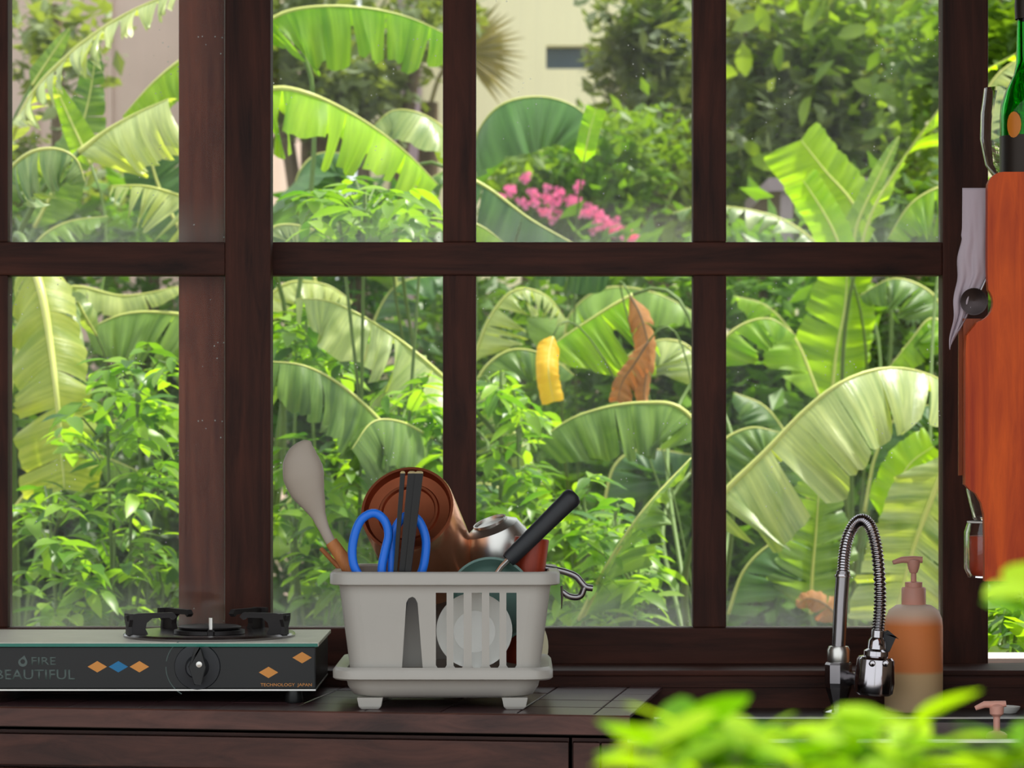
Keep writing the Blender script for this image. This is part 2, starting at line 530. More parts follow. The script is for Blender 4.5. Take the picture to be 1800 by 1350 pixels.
ys = ((-270, -190), (427, 485), (1102, 1176))
sash('window_1', D1, 'front sliding wooden sash with dusty panes behind the stove', [(-934, -854), (398, 478)], [(-476, -418), (-40, 18)], (-934, 478), ys)
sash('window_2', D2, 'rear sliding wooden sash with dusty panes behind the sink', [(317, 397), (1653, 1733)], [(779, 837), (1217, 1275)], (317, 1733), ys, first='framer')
# window frame head and jambs
struct(MB().box((XL, 4.25, 2.035), (XR, 4.44, 2.12)), 'trim_3', M['frameh'], 'dark wooden head of the window frame', 'trim')
struct(MB().box((XR - .05, 4.25, zs), (XR, 4.44, 2.035)), 'trim_4', M['frame'], 'dark wooden jamb at the right end of the window', 'trim')
struct(MB().box((XL, 4.25, zs), (XL + .03, 4.44, 2.035)), 'trim_5', M['frame'], 'dark wooden jamb at the left end of the window', 'trim')

# ------------------------------------------------------------------ worktop, sink, cabinets
edge = lambda px: 3.905 - .000115 * px
xw = P(1105, 0, 3.82).x
fl, frr = edge(-1200), edge(1105)
t = thing('worktop', ((XL + xw) / 2, 4.0, CT - .03), 'dark wooden worktop edged board topped with glazed tiles under the stove', 'worktop')
poly = [(XL, fl), (xw, frr), (xw, SF), (XL, SF)]
MB().plate(poly, [], lambda x, y: (x, y, CT - .004), (0, 0, -.022)).build('slab', M['grout'], t)
ez = (1283 - 1250) * S(3.83)
dirv = Vector((xw - XL, frr - fl, 0)).normalized(); nrm = Vector((dirv.y, -dirv.x, 0))
a0, a1 = Vector((XL, fl, 0)), Vector((xw, frr, 0))
mb = MB()
ring = lambda p: [p + nrm * .006 + Vector((0, 0, CT - ez)), p + nrm * .006 + Vector((0, 0, CT - .001)), p + nrm * .004 + Vector((0, 0, CT + .0005)), p - nrm * .006 + Vector((0, 0, CT + .0005)), p - nrm * .006 + Vector((0, 0, CT - ez))]
mb.loft([ring(a0), ring(a1)]); mb.build('edge_board', M['counter'], t)
# tiles, 10 cm, laid square to the front edge
TS = .098
bt = -nrm
x_off = (P(1040, 0, 3.85).x - xw)
tile_me = {}
for i in range(-17, 2):
    for j in range(5):
        s0 = x_off + i * .1; s1 = s0 + TS
        s1 = min(s1, -.001)
        if s0 > -.004: continue
        v0 = .007 + j * .1; v1 = v0 + TS
        p0 = a1 + dirv * s0 + bt * v0
        if p0.x < XL + .01: continue
        y_end = (a1 + dirv * s0 + bt * v1).y
        if y_end > SF - .002: v1 -= (y_end - SF + .003)
        if v1 - v0 < .015: continue
        dz = R.uniform(0, .0006)
        mb = MB()
        cs = [a1 + dirv * s + bt * v for s, v in ((s0, v0), (s1, v0), (s1, v1), (s0, v1))]
        lo = [c + Vector((0, 0, CT - .004)) for c in cs]
        cen = sum(cs, Vector()) / 4
        hi = [c + Vector((0, 0, CT + dz - .0008)) for c in cs]
        top = [c + (cen - c).normalized() * .0012 + Vector((0, 0, CT + dz)) for c in cs]
        mb.loft([lo, hi, top]); mb.build('tile', M['tile'], t)

# sink run: granite counter with a bowl
xs0, xs1 = xw + .004, XR
yb0, yb1 = 3.80, 4.07
t = thing('sink_counter', ((xs0 + xs1) / 2, 4.0, ST - .2), 'black granite sink counter with a long recessed bowl beneath the tap', 'sink')
fr0 = 3.775
MB().box((xs0, yb1, ST - .03), (xs1, SF, ST)).build('back_ledge', M['granite'], t, bevel=.002)
MB().box((xs0, fr0, ST - .03), (xs1, yb0, ST)).build('front_rim', M['granite'], t, bevel=.002)
bx0 = P(1170, 0, 3.8).x
MB().box((xs0, yb0, ST - .03), (bx0, yb1, ST)).build('side_ledge', M['granite'], t, bevel=.002)
mb = MB()
bw = .003
mb.box((bx0, yb0, ST - .19), (xs1 - .05, yb0 + bw, ST - .006)).box((bx0, yb1 - bw, ST - .19), (xs1 - .05, yb1, ST - .006))
mb.box((bx0, yb0, ST - .19), (bx0 + bw, yb1, ST - .006)).box((xs1 - .05 - bw, yb0, ST - .19), (xs1 - .05, yb1, ST - .006)).box((bx0, yb0, ST - .193), (xs1 - .05, yb1, ST - .19))
mb.build('bowl', M['chromed'], t)
MB().box((xs1 - .05, yb0, ST - .03), (xs1, yb1, ST)).build('side_ledge', M['granite'], t, bevel=.002)
MB().box((bx0 - .002, yb1 - .004, ST - .001), (xs1 - .05, yb1 + .002, ST + .0015)).build('steel_lip', M['steel'], t)
MB().box((bx0 - .05, fr0 - .002, ST - .003), (xs1, fr0 + .004, ST + .0015)).build('steel_lip', M['steel'], t)


def cabinet(x0, x1, y_of, ztop, label, planks):
    t = thing('base_cabinet', ((x0 + x1) / 2, y_of((x0 + x1) / 2) + .15, 0), label, 'cabinet', 'base cabinets under the worktop')
    rot = lambda x, z, o=0: (x, y_of(x) + o, z)
    MB().add([rot(x0, .08, .02), rot(x1, .08, .02), (x1, SF, .08), (x0, SF, .08), rot(x0, ztop, .02), rot(x1, ztop, .02), (x1, SF, ztop), (x0, SF, ztop)],
             [(0, 3, 2, 1), (0, 1, 5, 4), (1, 2, 6, 5), (2, 3, 7, 6), (3, 0, 4, 7)]).build('body', M['cabinet'], t)
    MB().box((x0 + .02, y_of(x0) + .06, 0), (x1 - .02, SF - .05, .08)).build('plinth', M['frameh'], t)
    def panel(nm, a, b, z0, z1, th=.018, m=M['cabinet'], parent=None):
        ps = [rot(a, z0, .0), rot(b, z0, 0), rot(b, z1, 0), rot(a, z1, 0)]
        mb = MB().loft([[Vector(p) for p in ps], [Vector(p) + Vector((0, th + .001, 0)) for p in ps]])
        return mb.build(nm, m, parent or t, bevel=.0015)
    zr = ztop - .045
    if planks:
        n = planks
        for k in range(n):
            a = x0 + (x1 - x0) * k / n; b = x0 + (x1 - x0) * (k + 1) / n
            panel('plank', a + .001, b - .001, .1, ztop - .004)
    else:
        panel('top_rail', x0 + .001, x1 - .001, zr, ztop - .004)
        mid = (x0 + x1) / 2
        for a, b, hx in ((x0, mid, mid - .03), (mid, x1, mid + .03)):
            dr = panel('door', a + .003, b - .003, .1, zr - .004)
            MB().tube([rot(hx, .55, 0), rot(hx, .56, -.02), rot(hx, .64, -.02), rot(hx, .65, 0)], .005).build('handle', M['chromed'], dr, smooth=40)
    return t


yw = lambda x: fl + (frr - fl) * (x - XL) / (xw - XL) + .006
x9 = P(1000, 0, 3.82).x
cabinet(XL + .005, -.72, yw, CT - .028 - .004, 'left base cabinet with two doors under the stove', 0)
cabinet(-.716, x9, yw, CT - .028 - .004, 'base cabinet with two doors under the dish rack', 0)
cabinet(x9 + .004, xw - .001, yw, CT - .028 - .004, 'narrow plank fronted base cabinet at the end of the tiled worktop', 2)
t = thing('base_cabinet', ((xs0 + xs1) / 2, 3.9, 0), 'dark base cabinet under the granite sink behind blurred leaves', 'cabinet', 'base cabinets under the worktop')
MB().box((xs0 + .001, fr0 + .013, .08), (xs1 - .002, fr0 + .022, ST - .035)).build('front_panel', M['cabinet'], t)
n = 5
for k in range(n):
    a = xs0 + .002 + (xs1 - xs0 - .005) * k / n; b = xs0 + .002 + (xs1 - xs0 - .005) * (k + 1) / n
    MB().box((a + .001, fr0 + .001, .1), (b - .001, fr0 + .0125, ST - .034)).build('plank', M['cabinet'], t, bevel=.001)
MB().box((xs0 + .02, fr0 + .06, 0), (xs1 - .02, 4.1, .08)).build('plinth', M['frameh'], t)


# ------------------------------------------------------------------ gas stove
def text_part(name, body, mat, parent, x0, x1, y0, y1, d, depth=.0006, bold=0.0):
    """raised print: fits the words into the pixel box at distance d, facing the camera"""
    cu = bpy.data.curves.new(name, 'FONT'); cu.body = body; cu.extrude = 0; cu.offset = bold; cu.resolution_u = 3
    tmp = bpy.data.objects.new(name + '_tmp', cu); COL.objects.link(tmp)
    dg = bpy.context.evaluated_depsgraph_get()
    me = bpy.data.meshes.new_from_object(tmp.evaluated_get(dg))
    bpy.data.objects.remove(tmp); bpy.data.curves.remove(cu)
    vx = [v.co.x for v in me.vertices]; vy = [v.co.y for v in me.vertices]
    lx, hx, ly, hy = min(vx), max(vx), min(vy), max(vy)
    a, b = P(x0, y1, d), P(x1, y0, d)
    off = WO[parent.name]
    for v in me.vertices:
        v.co = Vector((a.x + (v.co.x - lx) / (hx - lx) * (b.x - a.x), d, a.z + (v.co.y - ly) / (hy - ly) * (b.z - a.z))) - off
    bm = bmesh.new(); bm.from_mesh(me)
    r = bmesh.ops.extrude_face_region(bm, geom=bm.faces[:])
    for e in r['geom']:
        if isinstance(e, bmesh.types.BMVert): e.co.y += depth
    bmesh.ops.recalc_face_normals(bm, faces=bm.faces[:])
    bm.to_mesh(me); bm.free()
    me.materials.clear(); me.materials.append(mat); me.name = name
    o = bpy.data.objects.new(name, me); COL.objects.link(o); o.parent = parent
    return o


df = 3.945
zt = ZC - (1130 - HY) * S(df)                      # glass top level
zb = ZC - (1212 - HY) * S(df)
xr_ = P(560, 0, df).x; xl_ = P(-62, 0, df).x; yb_ = df + .265
t = thing('gas_stove', ((xl_ + xr_) / 2, df + .13, CT), 'black single burner gas stove with a glass top on the tiled worktop', 'stove')
body = MB().box((xl_ + .004, df + .004, zb), (xr_ - .004, yb_, zt - .005)).build('body', M['blackpl'], t, bevel=.002)
MB().box((xl_, df, zt - .005), (xr_, yb_ + .004, zt)).build('glass_top', M['stovegl'], t, bevel=.0008)
MB().box((xl_ + .001, df - .0008, zt - .0052), (xr_ - .001, df + .0002, zt - .0008)).build('glass_edge', M['stoveedge'], t)
MB().box((xl_ + .004, df + .003, zb - .002), (xr_ - .004, yb_, zb)).build('bottom_pan', M['steel'], t)
for (fx, fy) in ((xr_ - .034, df + .016), (xl_ + .03, df + .016), (xr_ - .034, yb_ - .03), (xl_ + .03, yb_ - .03)):
    MB().lathe([(.0115, CT - zb + .0006), (.0125, CT - zb + .004), (.0105, -.002), (.0105, 0)], (fx, fy, zb), n=16, cap=True).build('foot', M['blackpl'], t, smooth=40)
# print on the front
dp = df + .004 - .0004
for (cx, cy, m) in ((171, 1172, 'orange'), (208, 1172, 'bluepr'), (245, 1172, 'orange'), (472, 1182, 'orange'), (531, 1156, 'orange')):
    MB().plate([(cx - 17, cy), (cx, cy + 10), (cx + 17, cy), (cx, cy - 10)], [], lambda x, y: P(x, y, dp), (0, .0006, 0)).build('diamond', M[m], t)
text_part('lettering', 'FIRE', M['greypr'], t, 55, 98, 1155, 1169, dp, bold=.012)
text_part('lettering', 'BEAUTIFUL', M['greypr'], t, -8, 132, 1177, 1195, dp, bold=.012)
text_part('lettering', 'TECHNOLOGY  JAPAN', M['orange'], t, 458, 548, 1201, 1208, dp)
dro = [(40 + math.sin(a) * 8 * (1 if math.cos(a) > -.2 else 1), 1164 + math.cos(a) * 8) for a in [math.radians(x) for x in range(-120, 121, 20)]] + [(43, 1152)]
MB().plate([(x, y) for x, y in dro], [[(40 + math.sin(a) * 4.4, 1163 - math.cos(a) * 4.4) for a in [k * math.pi / 4 for k in range(8)]]], lambda x, y: P(x, y, dp), (0, .0006, 0)).build('flame_mark', M['greypr'], t)
# knob
kc = P(347, 1172, df + .004)
s = S(df)
kn = MB().lathe([(0, -.024), (.012, -.024), (.014, -.022), (.016, -.004), (.030, -.003), (.031, 0)], kc, (0, 1, 0), 32).build('knob', M['rubber'], t, smooth=35)
MB().plate([(343, 1140), (351, 1140), (362, 1172), (352, 1203), (342, 1203), (332, 1172)], [], lambda x, y: P(x, y, df - .021), (0, .016, 0)).build('grip', M['blackpl'], kn, bevel=.001)
MB().lathe([(.004, 0), (.004, -.001), (0, -.0015)], P(350, 1168, df - .021), (0, 1, 0), 12).build('cap', M['steel'], kn)
for a0_, a1_ in ((200, 245), (125, 165)):
    pts = [kc + Vector((.042 * math.cos(math.radians(a)), -.0002, .042 * math.sin(math.radians(a)))) for a in range(a0_ - 20 if a0_ > 180 else a0_, (a1_ if a0_ > 180 else a1_ + 10), 5)]
    MB().tube(pts, .0008, 6).build('dial_mark', M['greypr'], t)
# burner and pan support
bc = Vector((P(369, 0, df + .135).x, df + .13, zt))
k = S(df + .13)
MB().lathe([(150 * k, .0), (151 * k, .003), (148 * k, .006), (100 * k, .0055), (60 * k, .003), (0, .003)], bc, n=48).build('drip_pan', M['chromed'], t, smooth=40)
bu = MB().lathe([(62 * k, .004), (62 * k, .009), (45 * k, .010), (40 * k, .012), (0, .012)], bc, n=40).build('burner', M['iron'], t, smooth=35)
MB().lathe([(55 * k, .012), (56 * k, .014), (50 * k, .0155), (0, .016)], bc + Vector((0, 0, -.0005)), n=32).build('burner_cap', M['iron'], bu, smooth=35)
MB().tube([bc + Vector((8 * k, -.045, .004)), bc + Vector((8 * k, -.045, .028))], .0028, 8).build('igniter', M['steel'], t, smooth=40)
MB().lathe([(.006, 0), (.006, .005), (.003, .008)], bc + Vector((8 * k, -.045, .004)), n=10).build('igniter_base', M['iron'], t)
for ang in (-155, 128, 58, -22):
    dv = Vector((math.cos(math.radians(ang)), math.sin(math.radians(ang)), 0)); side = Vector((-dv.y, dv.x, 0))
    rr = 147 * k
    prof = [(.0, .005), (.002, .012), (-.002, .018), (.004, .024), (.006, .031), (-.012, .034), (-.062, .034), (-.067, .028), (-.062, .024), (-.058, .027), (-.032, .027), (-.024, .021), (-.022, .013), (-.026, .005)]
    pts = [bc + dv * (rr + a) + Vector((0, 0, b)) for a, b in prof]
    fr_ = [p - side * .004 for p in pts]; bk_ = [p + side * .004 for p in pts]
    MB().plate([(a, b) for a, b in prof], [], lambda a, b: bc + dv * (rr + a) + Vector((0, 0, b)) - side * .004, side * .008).build('pan_support', M['iron'], t)
    # the outer flare is a wide bracket
    wb = [bc + dv * (rr + .003) + side * x + Vector((0, 0, z)) for x, z in ((-.012, .034), (.012, .034), (.012, .026), (.006, .016), (.007, .005), (-.007, .005), (-.006, .016), (-.012, .026))]
    MB().loft([wb, [p - dv * .005 for p in wb]]).build('pan_support', M['iron'], t)

# ------------------------------------------------------------------ dish rack
dr = 3.84
s = S(dr)
cx = (781 - 900) * s
dep = .26
cy = dr + dep / 2
zz = lambda y: ZC - (y - HY) * s
t = thing('dish_rack', (cx, cy, CT), 'grey plastic dish rack on a footed drip tray beside the stove', 'dish rack')
hx = 204 * s; hy = dep / 2
mb = MB()
rim = [rrect(cx, cy, hx - .016, hy - .016, .03, zz(1010)), rrect(cx, cy, hx - .014, hy - .014, .03, zz(1006)), rrect(cx, cy, hx - .003, hy - .003, .034, zz(1006)), rrect(cx, cy, hx, hy, .036, zz(1010)),
       rrect(cx, cy, hx, hy, .036, zz(1028)), rrect(cx, cy, hx - .003, hy - .003, .034, zz(1030)), rrect(cx, cy, hx - .012, hy - .012, .03, zz(1030))]
mb.loft(rim + [rim[0]], True, False, False); mb.build('rim', M['rack'], t, smooth=50)
# basket shell: rounded sides and back, slotted front panel
wt_, wb_ = 189 * s, 168 * s
ht_, hb_ = hy - .010, hy - .016
op = lambda z, hx_, hy_, r: rrect(cx, cy, hx_, hy_, r, z)
z0, z1 = zz(1020), zz(1184)
top_o, bot_o = op(z0, wt_, ht_, .026), op(z1, wb_, hb_, .026)
top_i, bot_i = op(z0, wt_ - .0025, ht_ - .0025, .024), op(z1, wb_ - .0025, hb_ - .0025, .024)
mb = MB()
mb.loft([top_o, bot_o], False, False, False); mb.loft([top_i, bot_i], False, False, False)
mb.loft([bot_o, op(z1 - .0005, wb_ - .004, hb_ - .004, .024)], True, False, True)
fy0 = cy - ht_; fy1 = cy - hb_
xa0, xa1 = cx - wt_ + .026, cx + wt_ - .026
xb0, xb1 = cx - wb_ + .026, cx + wb_ - .026
topx = lambda px: (px - 900) * S(fy0)
zf = lambda py: ZC - (py - HY) * S(fy0)
fmap = lambda x, z: (x, fy0 + (fy1 - fy0) * (z - z0) / (z1 - z0), z)
slots = []
for a, b in ((766, 785), (797, 815), (829, 847), (860, 878), (890, 908)):
    slots.append([(topx(a), zf(1042)), (topx(b), zf(1042)), (topx(b), zf(1170)), (topx(b - 4), zf(1176)), (topx(a + 4), zf(1176)), (topx(a), zf(1170))])
tall = [(topx(x), zf(y)) for x, y in ((714, 1060), (718, 1052), (725, 1049), (730, 1052), (734, 1060), (743, 1178), (706, 1178))]
mb.plate([(xa0, z0), (xa1, z0), (xb1, z1), (xb0, z1)], slots + [tall], fmap, (0, .0025, 0))
mb.build('basket', M['rack'], t, smooth=40)
# inner cutlery compartment behind the tall slot
MB().box((topx(640), fy0 + .052, zf(1178)), (topx(750), fy0 + .055, zf(1035))).build('divider', M['rack'], t)
MB().box((topx(748), fy0 + .012, zf(1178)), (topx(751), fy0 + .055, zf(1035))).build('divider', M['rack'], t)
# drip tray
tx = 195 * s
tr_ = MB()
trc = (972 + 583) / 2
tcx = (trc - 900) * s
rings = [op(zz(1176), wb_ + .004, hb_ + .004, .028)]
rr_ = lambda hx_, hy_, z, r=.03: rrect(tcx, cy, hx_, hy_, r, z)
rings = [rr_(tx - .022, hy - .02, zz(1192), .024), rr_(tx - .018, hy - .016, zz(1178), .026), rr_(tx - .004, hy - .002, zz(1174), .034), rr_(tx, hy + .003, zz(1180), .036), rr_(tx, hy + .003, zz(1194), .036), rr_(tx - .003, hy, zz(1197), .034),
         rr_(tx - .017, hy - .013, zz(1197), .03), rr_(tx - .019, hy - .015, zz(1210), .03), rr_(tx - .026, hy - .022, zz(1225), .03), rr_(tx - .04, hy - .036, zz(1231), .028)]
tr_.loft(rings, True, True, True)
tray = tr_.build('drip_tray', M['rack'], t, smooth=50)
for fx in (649, 905):
    for fy in (dr + .028, dr + dep - .03):
        X = (fx - 900) * s
        z_ = zz(1230)
        o = 1 if fx > 800 else -1
        MB().loft([[Vector((X + a, fy + b, CT + .0006)) for a, b in ((-.011, -.009), (.011, -.009), (.011, .009), (-.011, .009))],
                   [Vector((X + a, fy + b, CT + .004)) for a, b in ((-.0145, -.011), (.0145, -.011), (.0145, .011), (-.0145, .011))],
                   [Vector((X + a, fy + b, z_ + .001)) for a, b in ((-.017, -.012), (.017, -.012), (.017, .012), (-.017, .012))]]).build('foot', M['rack'], tray, bevel=.001)
ZF = z1 + .0015      # floor inside the basket


# plates
def plate_obj(name, c, r, nrm_, label, mat, depth=.012):
    mb = MB().lathe([(0, 0), (r * .55, 0), (r * .62, -.003), (r * .97, -depth), (r, -depth - .001), (r, -depth + .001), (r * .66, 0), (r * .57, .003), (0, .003)], c, nrm_, 48)
    return tag(mb.build(name, mat, None, smooth=40), label, 'plate')


pc = P(834, 1110, dr + .043)
r_ = pc.z - ZF - .0005
plate_obj('dinner_plate', P(834, 1110, dr + .043), min(r_, 70 * S(dr + .03)), (0, .985, -.17), 'white round plate standing behind the slots of the dish rack', M['plate'])
pr = 75 * S(4.17)
plate_obj('dinner_plate', Vector((P(889, 0, 4.165).x, 4.165, CT + pr * .995 + .001)), pr, (0, -.985, .17), 'cream plate leaning behind the right side of the dish rack', M['cream'], .008)

# copper canister, base towards the camera
ax = Vector((.17, .86, -.47)).normalized()
mc = P(716, 895, 3.925)
rc = 84 * S(3.925)
L = .165
th = thing('copper_canister', mc + ax * L * .5, 'copper canister tipped upside down in the dish rack, round base showing', 'canister')
MB().lathe([(rc * .985, -.001), (rc, .002), (rc, L), (rc - .002, L), (rc - .002, .006)], mc, ax, 56).build('wall', M['copper'], th, smooth=40)
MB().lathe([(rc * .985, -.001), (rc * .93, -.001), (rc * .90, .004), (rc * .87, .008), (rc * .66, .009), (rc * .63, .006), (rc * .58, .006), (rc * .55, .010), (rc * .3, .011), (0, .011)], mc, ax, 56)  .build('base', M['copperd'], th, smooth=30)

# stainless bowl behind
ab = Vector((-.34, -.22, .92)).normalized()
bcx = P(893, 1003, 4.045)
th = thing('steel_bowl', bcx, 'shiny stainless bowl turned over in the rack behind the copper canister', 'bowl')
rb = .047
MB().lathe([(rb, 0), (rb + .003, 0), (rb + .003, .002), (rb, .003), (rb * .99, .025), (rb * .93, .048), (rb * .78, .064), (rb * .52, .071), (rb * .5, .0705), (rb * .76, .062), (rb * .91, .046), (rb * .97, .023)], bcx, ab, 48).build('shell', M['steel'], th, smooth=35)
MB().lathe([(rb * .5, .0705), (rb * .5, .0745), (rb * .46, .0745), (rb * .45, .0715), (0, .072)], bcx, ab, 40).build('foot_ring', M['steel'], th, smooth=35)

# small pan with black handle
pp = P(862, 1055, 3.905)
pa = Vector((.05, .97, -.22)).normalized()
rp_ = 77 * S(3.905)
th = thing('small_pan', pp - Vector((0, 0, rp_)), 'small teal pan with a long black handle standing in the dish rack', 'pan')
MB().lathe([(0, .018), (rp_ * .8, .018), (rp_ * .9, .014), (rp_, 0), (rp_, -.0015), (rp_ - .003, -.001), (rp_ * .86, .012), (rp_ * .76, .0155), (0, .0155)], pp, pa, 48).build('pan_bowl', M['teal'], th, smooth=40)
h0, h1 = P(893, 985, 3.91), P(1008, 872, 3.93)
hd = (h1 - h0)
pts = [h0 + hd * x for x in (0, .05, .5, .9, .95, 1.0, 1.03)]
MB().tube(pts, [.0095, .011, .0118, .0128, .0135, .0125, .008], 16, .7, (0, 1, 0)).build('handle', M['rubber'], th, smooth=45)
MB().tube([P(872, 1010, 3.912), P(882, 996, 3.911), h0 + hd * .03], .004, 8).build('handle_rod', M['steel'], th, smooth=45)

# red wooden cup
cb = P(911, 1090, 3.945); cb.z = ZF
ct_ = P(935, 951, 3.945)
hcup = (ct_ - cb).length
th = MB().lathe([(0, 0), (.017, 0), (.019, .004), (.0232, hcup - .002), (.0225, hcup), (.0205, hcup - .001), (.016, hcup * .55), (0, hcup * .54)], cb + Vector((0, 0, .004)), ct_ - cb, n=32).build('wooden_cup', M['redwood'], None, smooth=40)
tag(th, 'red brown wooden cup in the right corner of the dish rack', 'cup')

# metal gripper hooked over the right side of the rack
th = thing('pot_gripper', P(985, 1030, 3.97), 'bent steel pot gripper sticking out from the right side of the dish rack', 'gripper')
dgp = 3.97
up_ = [P(x, y, dgp) for x, y in ((930, 997), (962, 999), (992, 1005), (1012, 1013), (1022, 1024), (1030, 1032), (1042, 1034))]
lo_ = [P(x, y, dgp) for x, y in ((988, 1040), (1000, 1048), (1014, 1050), (1022, 1046), (1026, 1036), (1030, 1030))]
MB().tube(cr(up_, 20), .0045, 8, .9, (0, 1, 0)).build('upper_jaw', M['chromed'], th, smooth=60)
MB().tube(cr(lo_, 16), .0042, 8, .9, (0, 1, 0)).build('lower_jaw', M['chromed'], th, smooth=60)
MB().tube([P(987, 1030, 3.965), P(988, 1050, 3.965), P(987, 1070, 3.965)], [.0018, .0018, .0006], 6).build('hook', M['chromed'], th)

# scissors
ds = 3.872
th = thing('scissors', P(690, 1175, ds), 'kitchen scissors with blue loop handles standing in the dish rack', 'scissors')
hl = [(680, 1060), (674, 1030), (671, 1000), (677, 968), (683, 940), (676, 915), (657, 902), (634, 915), (621, 950), (620, 985), (630, 1010), (648, 1030), (664, 1040)]
hr_ = [(694, 1060), (690, 1030), (689, 990), (690, 945), (700, 920), (716, 906), (735, 914), (748, 945), (747, 980), (740, 1008), (725, 1028), (708, 1042)]
for lp, nm, dd in ((hl, 'handle', 0), (hr_, 'handle', .006)):
    MB().tube(cr([P(x, y, ds + dd) for x, y in lp], 48), .0058, 10, .75, (0, 1, 0)).build(nm, M['blue'], th, smooth=60)
for sx, dd in ((1, 0), (-1, .006)):
    pts = [(687 - 9 * sx, 1045), (687 + 9 * sx, 1048), (687 + 9 * sx, 1080), (687 + 1 * sx, 1176), (687 - 2 * sx, 1176)]
    MB().plate(pts, [], lambda x, y: P(x, y, ds + dd), (0, .002, 0)).build('blade', M['steel'], th)
MB().lathe([(.004, -.004), (.004, .01)], P(687, 1062, ds), (0, 1, 0), 12, True).build('pivot', M['steel'], th)

# chopsticks
for (x0, x1, dd, lab) in ((708, 682, 0, 'leftmost thin black chopstick, apart from the other two, in front of the copper base'), (724, 690, .004, 'middle black square chopstick with pale tip beside the blue scissors'), (737, 698, .0, 'rightmost black square chopstick with pale tip beside the blue scissors')):
    a, b = P(x0, 832, 3.858 + dd), P(x1, 1174, 3.866 + dd)
    th = thing('chopstick', b, lab, 'chopstick', 'black chopsticks in the dish rack')
    wd = .0032 if x0 < 712 else .0052
    sq = lambda c, w_: [c + Vector((-w_, -w_, 0)), c + Vector((w_, -w_, 0)), c + Vector((w_, w_, 0)), c + Vector((-w_, w_, 0))]
    MB().loft([sq(b, wd * .55), sq(a, wd)]).build('stick', M['chop'], th, bevel=.0006)
    MB().loft([sq(a, wd), sq(a + Vector((0, 0, .0015)), wd * .95), sq(a + Vector((0, 0, .003)), wd * .5)]).build('tip', M['choptip'], th)

# silicone ladle
dl = 3.9
th = thing('serving_spoon', P(660, 1150, dl), 'grey silicone serving spoon with a wooden handle leaning out of the rack', 'spoon')
pts = [(546, 776), (541, 782), (535, 796), (532, 815), (534, 838), (541, 862), (551, 884), (560, 906), (570, 930), (580, 950), (588, 962)]
rad = [2, 14, 27, 35, 36.5, 31, 22, 13, 9.5, 9, 9]
sp = cr([P(x, y, dl) for x, y in pts], 31)
def lerp_list(v, n):
    out = []
    for k in range(n):
        x = k / (n - 1) * (len(v) - 1); i = min(int(x), len(v) - 2); out.append(v[i] + (v[i + 1] - v[i]) * (x - i))
    return out
MB().tube(sp, [r * S(dl) for r in lerp_list(rad, 31)], 20, .55, (0, 1, 0)).build('spoon_head', M['ladle'], th, smooth=180)
MB().tube([P(582, 952, dl), P(604, 984, dl), P(625, 1020, dl - .004), P(666, 1120, dl - .008)], [.0085, .0095, .0095, .008], 14).build('handle', M['handle'], th, smooth=50)
o = MB().tube([P(564, 964, 3.96), P(586, 987, 3.955), P(660, 1070, 3.94)], [.003, .0034, .003], 8).build('wooden_stick', M['handle'], None, smooth=50)
tag(o, 'thin wooden stick poking out of the rack left of the spoon handle', 'stick')

# ------------------------------------------------------------------ tap and soap
dt = 4.135
fb = P(1474, 0, dt); fb.z = ST
s = S(dt)
th = thing('kitchen_tap', fb, 'chrome kitchen tap with an arched flexible spring hose and spray head', 'tap')
zt_ = lambda y: ZC - (y - HY) * s - ST
MB().lathe([(29 * s, .0006), (29 * s, .003), (20 * s, .006), (14 * s, .007)], fb, n=32, cap=True).build('base_flange', M['chrome'], th, smooth=40)
MB().lathe([(13 * s, .006), (13 * s, zt_(1240)), (23 * s, zt_(1208)), (24 * s, zt_(1200)), (24 * s, zt_(1168)), (22 * s, zt_(1164)), (15 * s, zt_(1163))], fb, n=8, cap=True).build('tap_body', M['chromed'], th)
MB().lathe([(19 * s, zt_(1164)), (20 * s, zt_(1158)), (20 * s, zt_(1142)), (17 * s, zt_(1136)), (12 * s, zt_(1135))], fb, n=28, cap=True).build('collar', M['steel'], th, smooth=40)
pipe = [P(1474, 1140, dt), P(1478, 1060, dt), P(1482, 1004, dt)]
MB().tube(pipe, 12.5 * s, 16).build('riser', M['chromed'], th, smooth=50)
MB().lathe([(14 * s, -.002), (14.5 * s, 0), (14 * s, .002)], P(1481, 1012, dt), (.02, 0, 1), 20, True).build('ring', M['chrome'], th, smooth=50)
arch = [P(x, y, dt - .02 * k) for k, (x, y) in enumerate(((1482, 1004), (1484, 975), (1490, 945), (1502, 922), (1516, 914), (1529, 924), (1538, 950), (1544, 990), (1547, 1040), (1546, 1080), (1543, 1112)))]
arch = [P(x, y, dt - .06 * k / 10) for k, (x, y) in enumerate(((1482, 1004), (1484, 975), (1490, 945), (1502, 922), (1516, 914), (1529, 924), (1538, 950), (1544, 990), (1547, 1040), (1546, 1080), (1543, 1112)))]
cp = cr(arch, 240)
MB().tube(cp, [(11.2 if i % 4 < 2 else 9.2) * s for i in range(240)], 14).build('spring_hose', M['chrome'], th, smooth=60)
hd_ = Vector((-.06, 0, -1)).normalized()
hc_ = P(1543, 1106, dt - .06)
hs = MB().lathe([(8 * s, 0), (11 * s, .002), (11 * s, 14 * s), (15 * s, 20 * s), (16 * s, 34 * s), (22 * s, 38 * s), (22 * s, 46 * s), (30 * s, 48 * s), (33 * s, 52 * s), (36 * s, 92 * s), (34 * s, 110 * s), (28 * s, 114 * s), (0, 112 * s)], hc_, hd_, 32).build('spray_head', M['chrome'], th, smooth=30)
for px_ in (1533, 1556):
    MB().lathe([(6 * s, 0), (6 * s, -.002), (4 * s, -.004), (0, -.0045)], P(px_, 1166, dt - .06 - 30 * s), (0, 1, 0), 14).build('button', M['chrome'], hs, smooth=40)
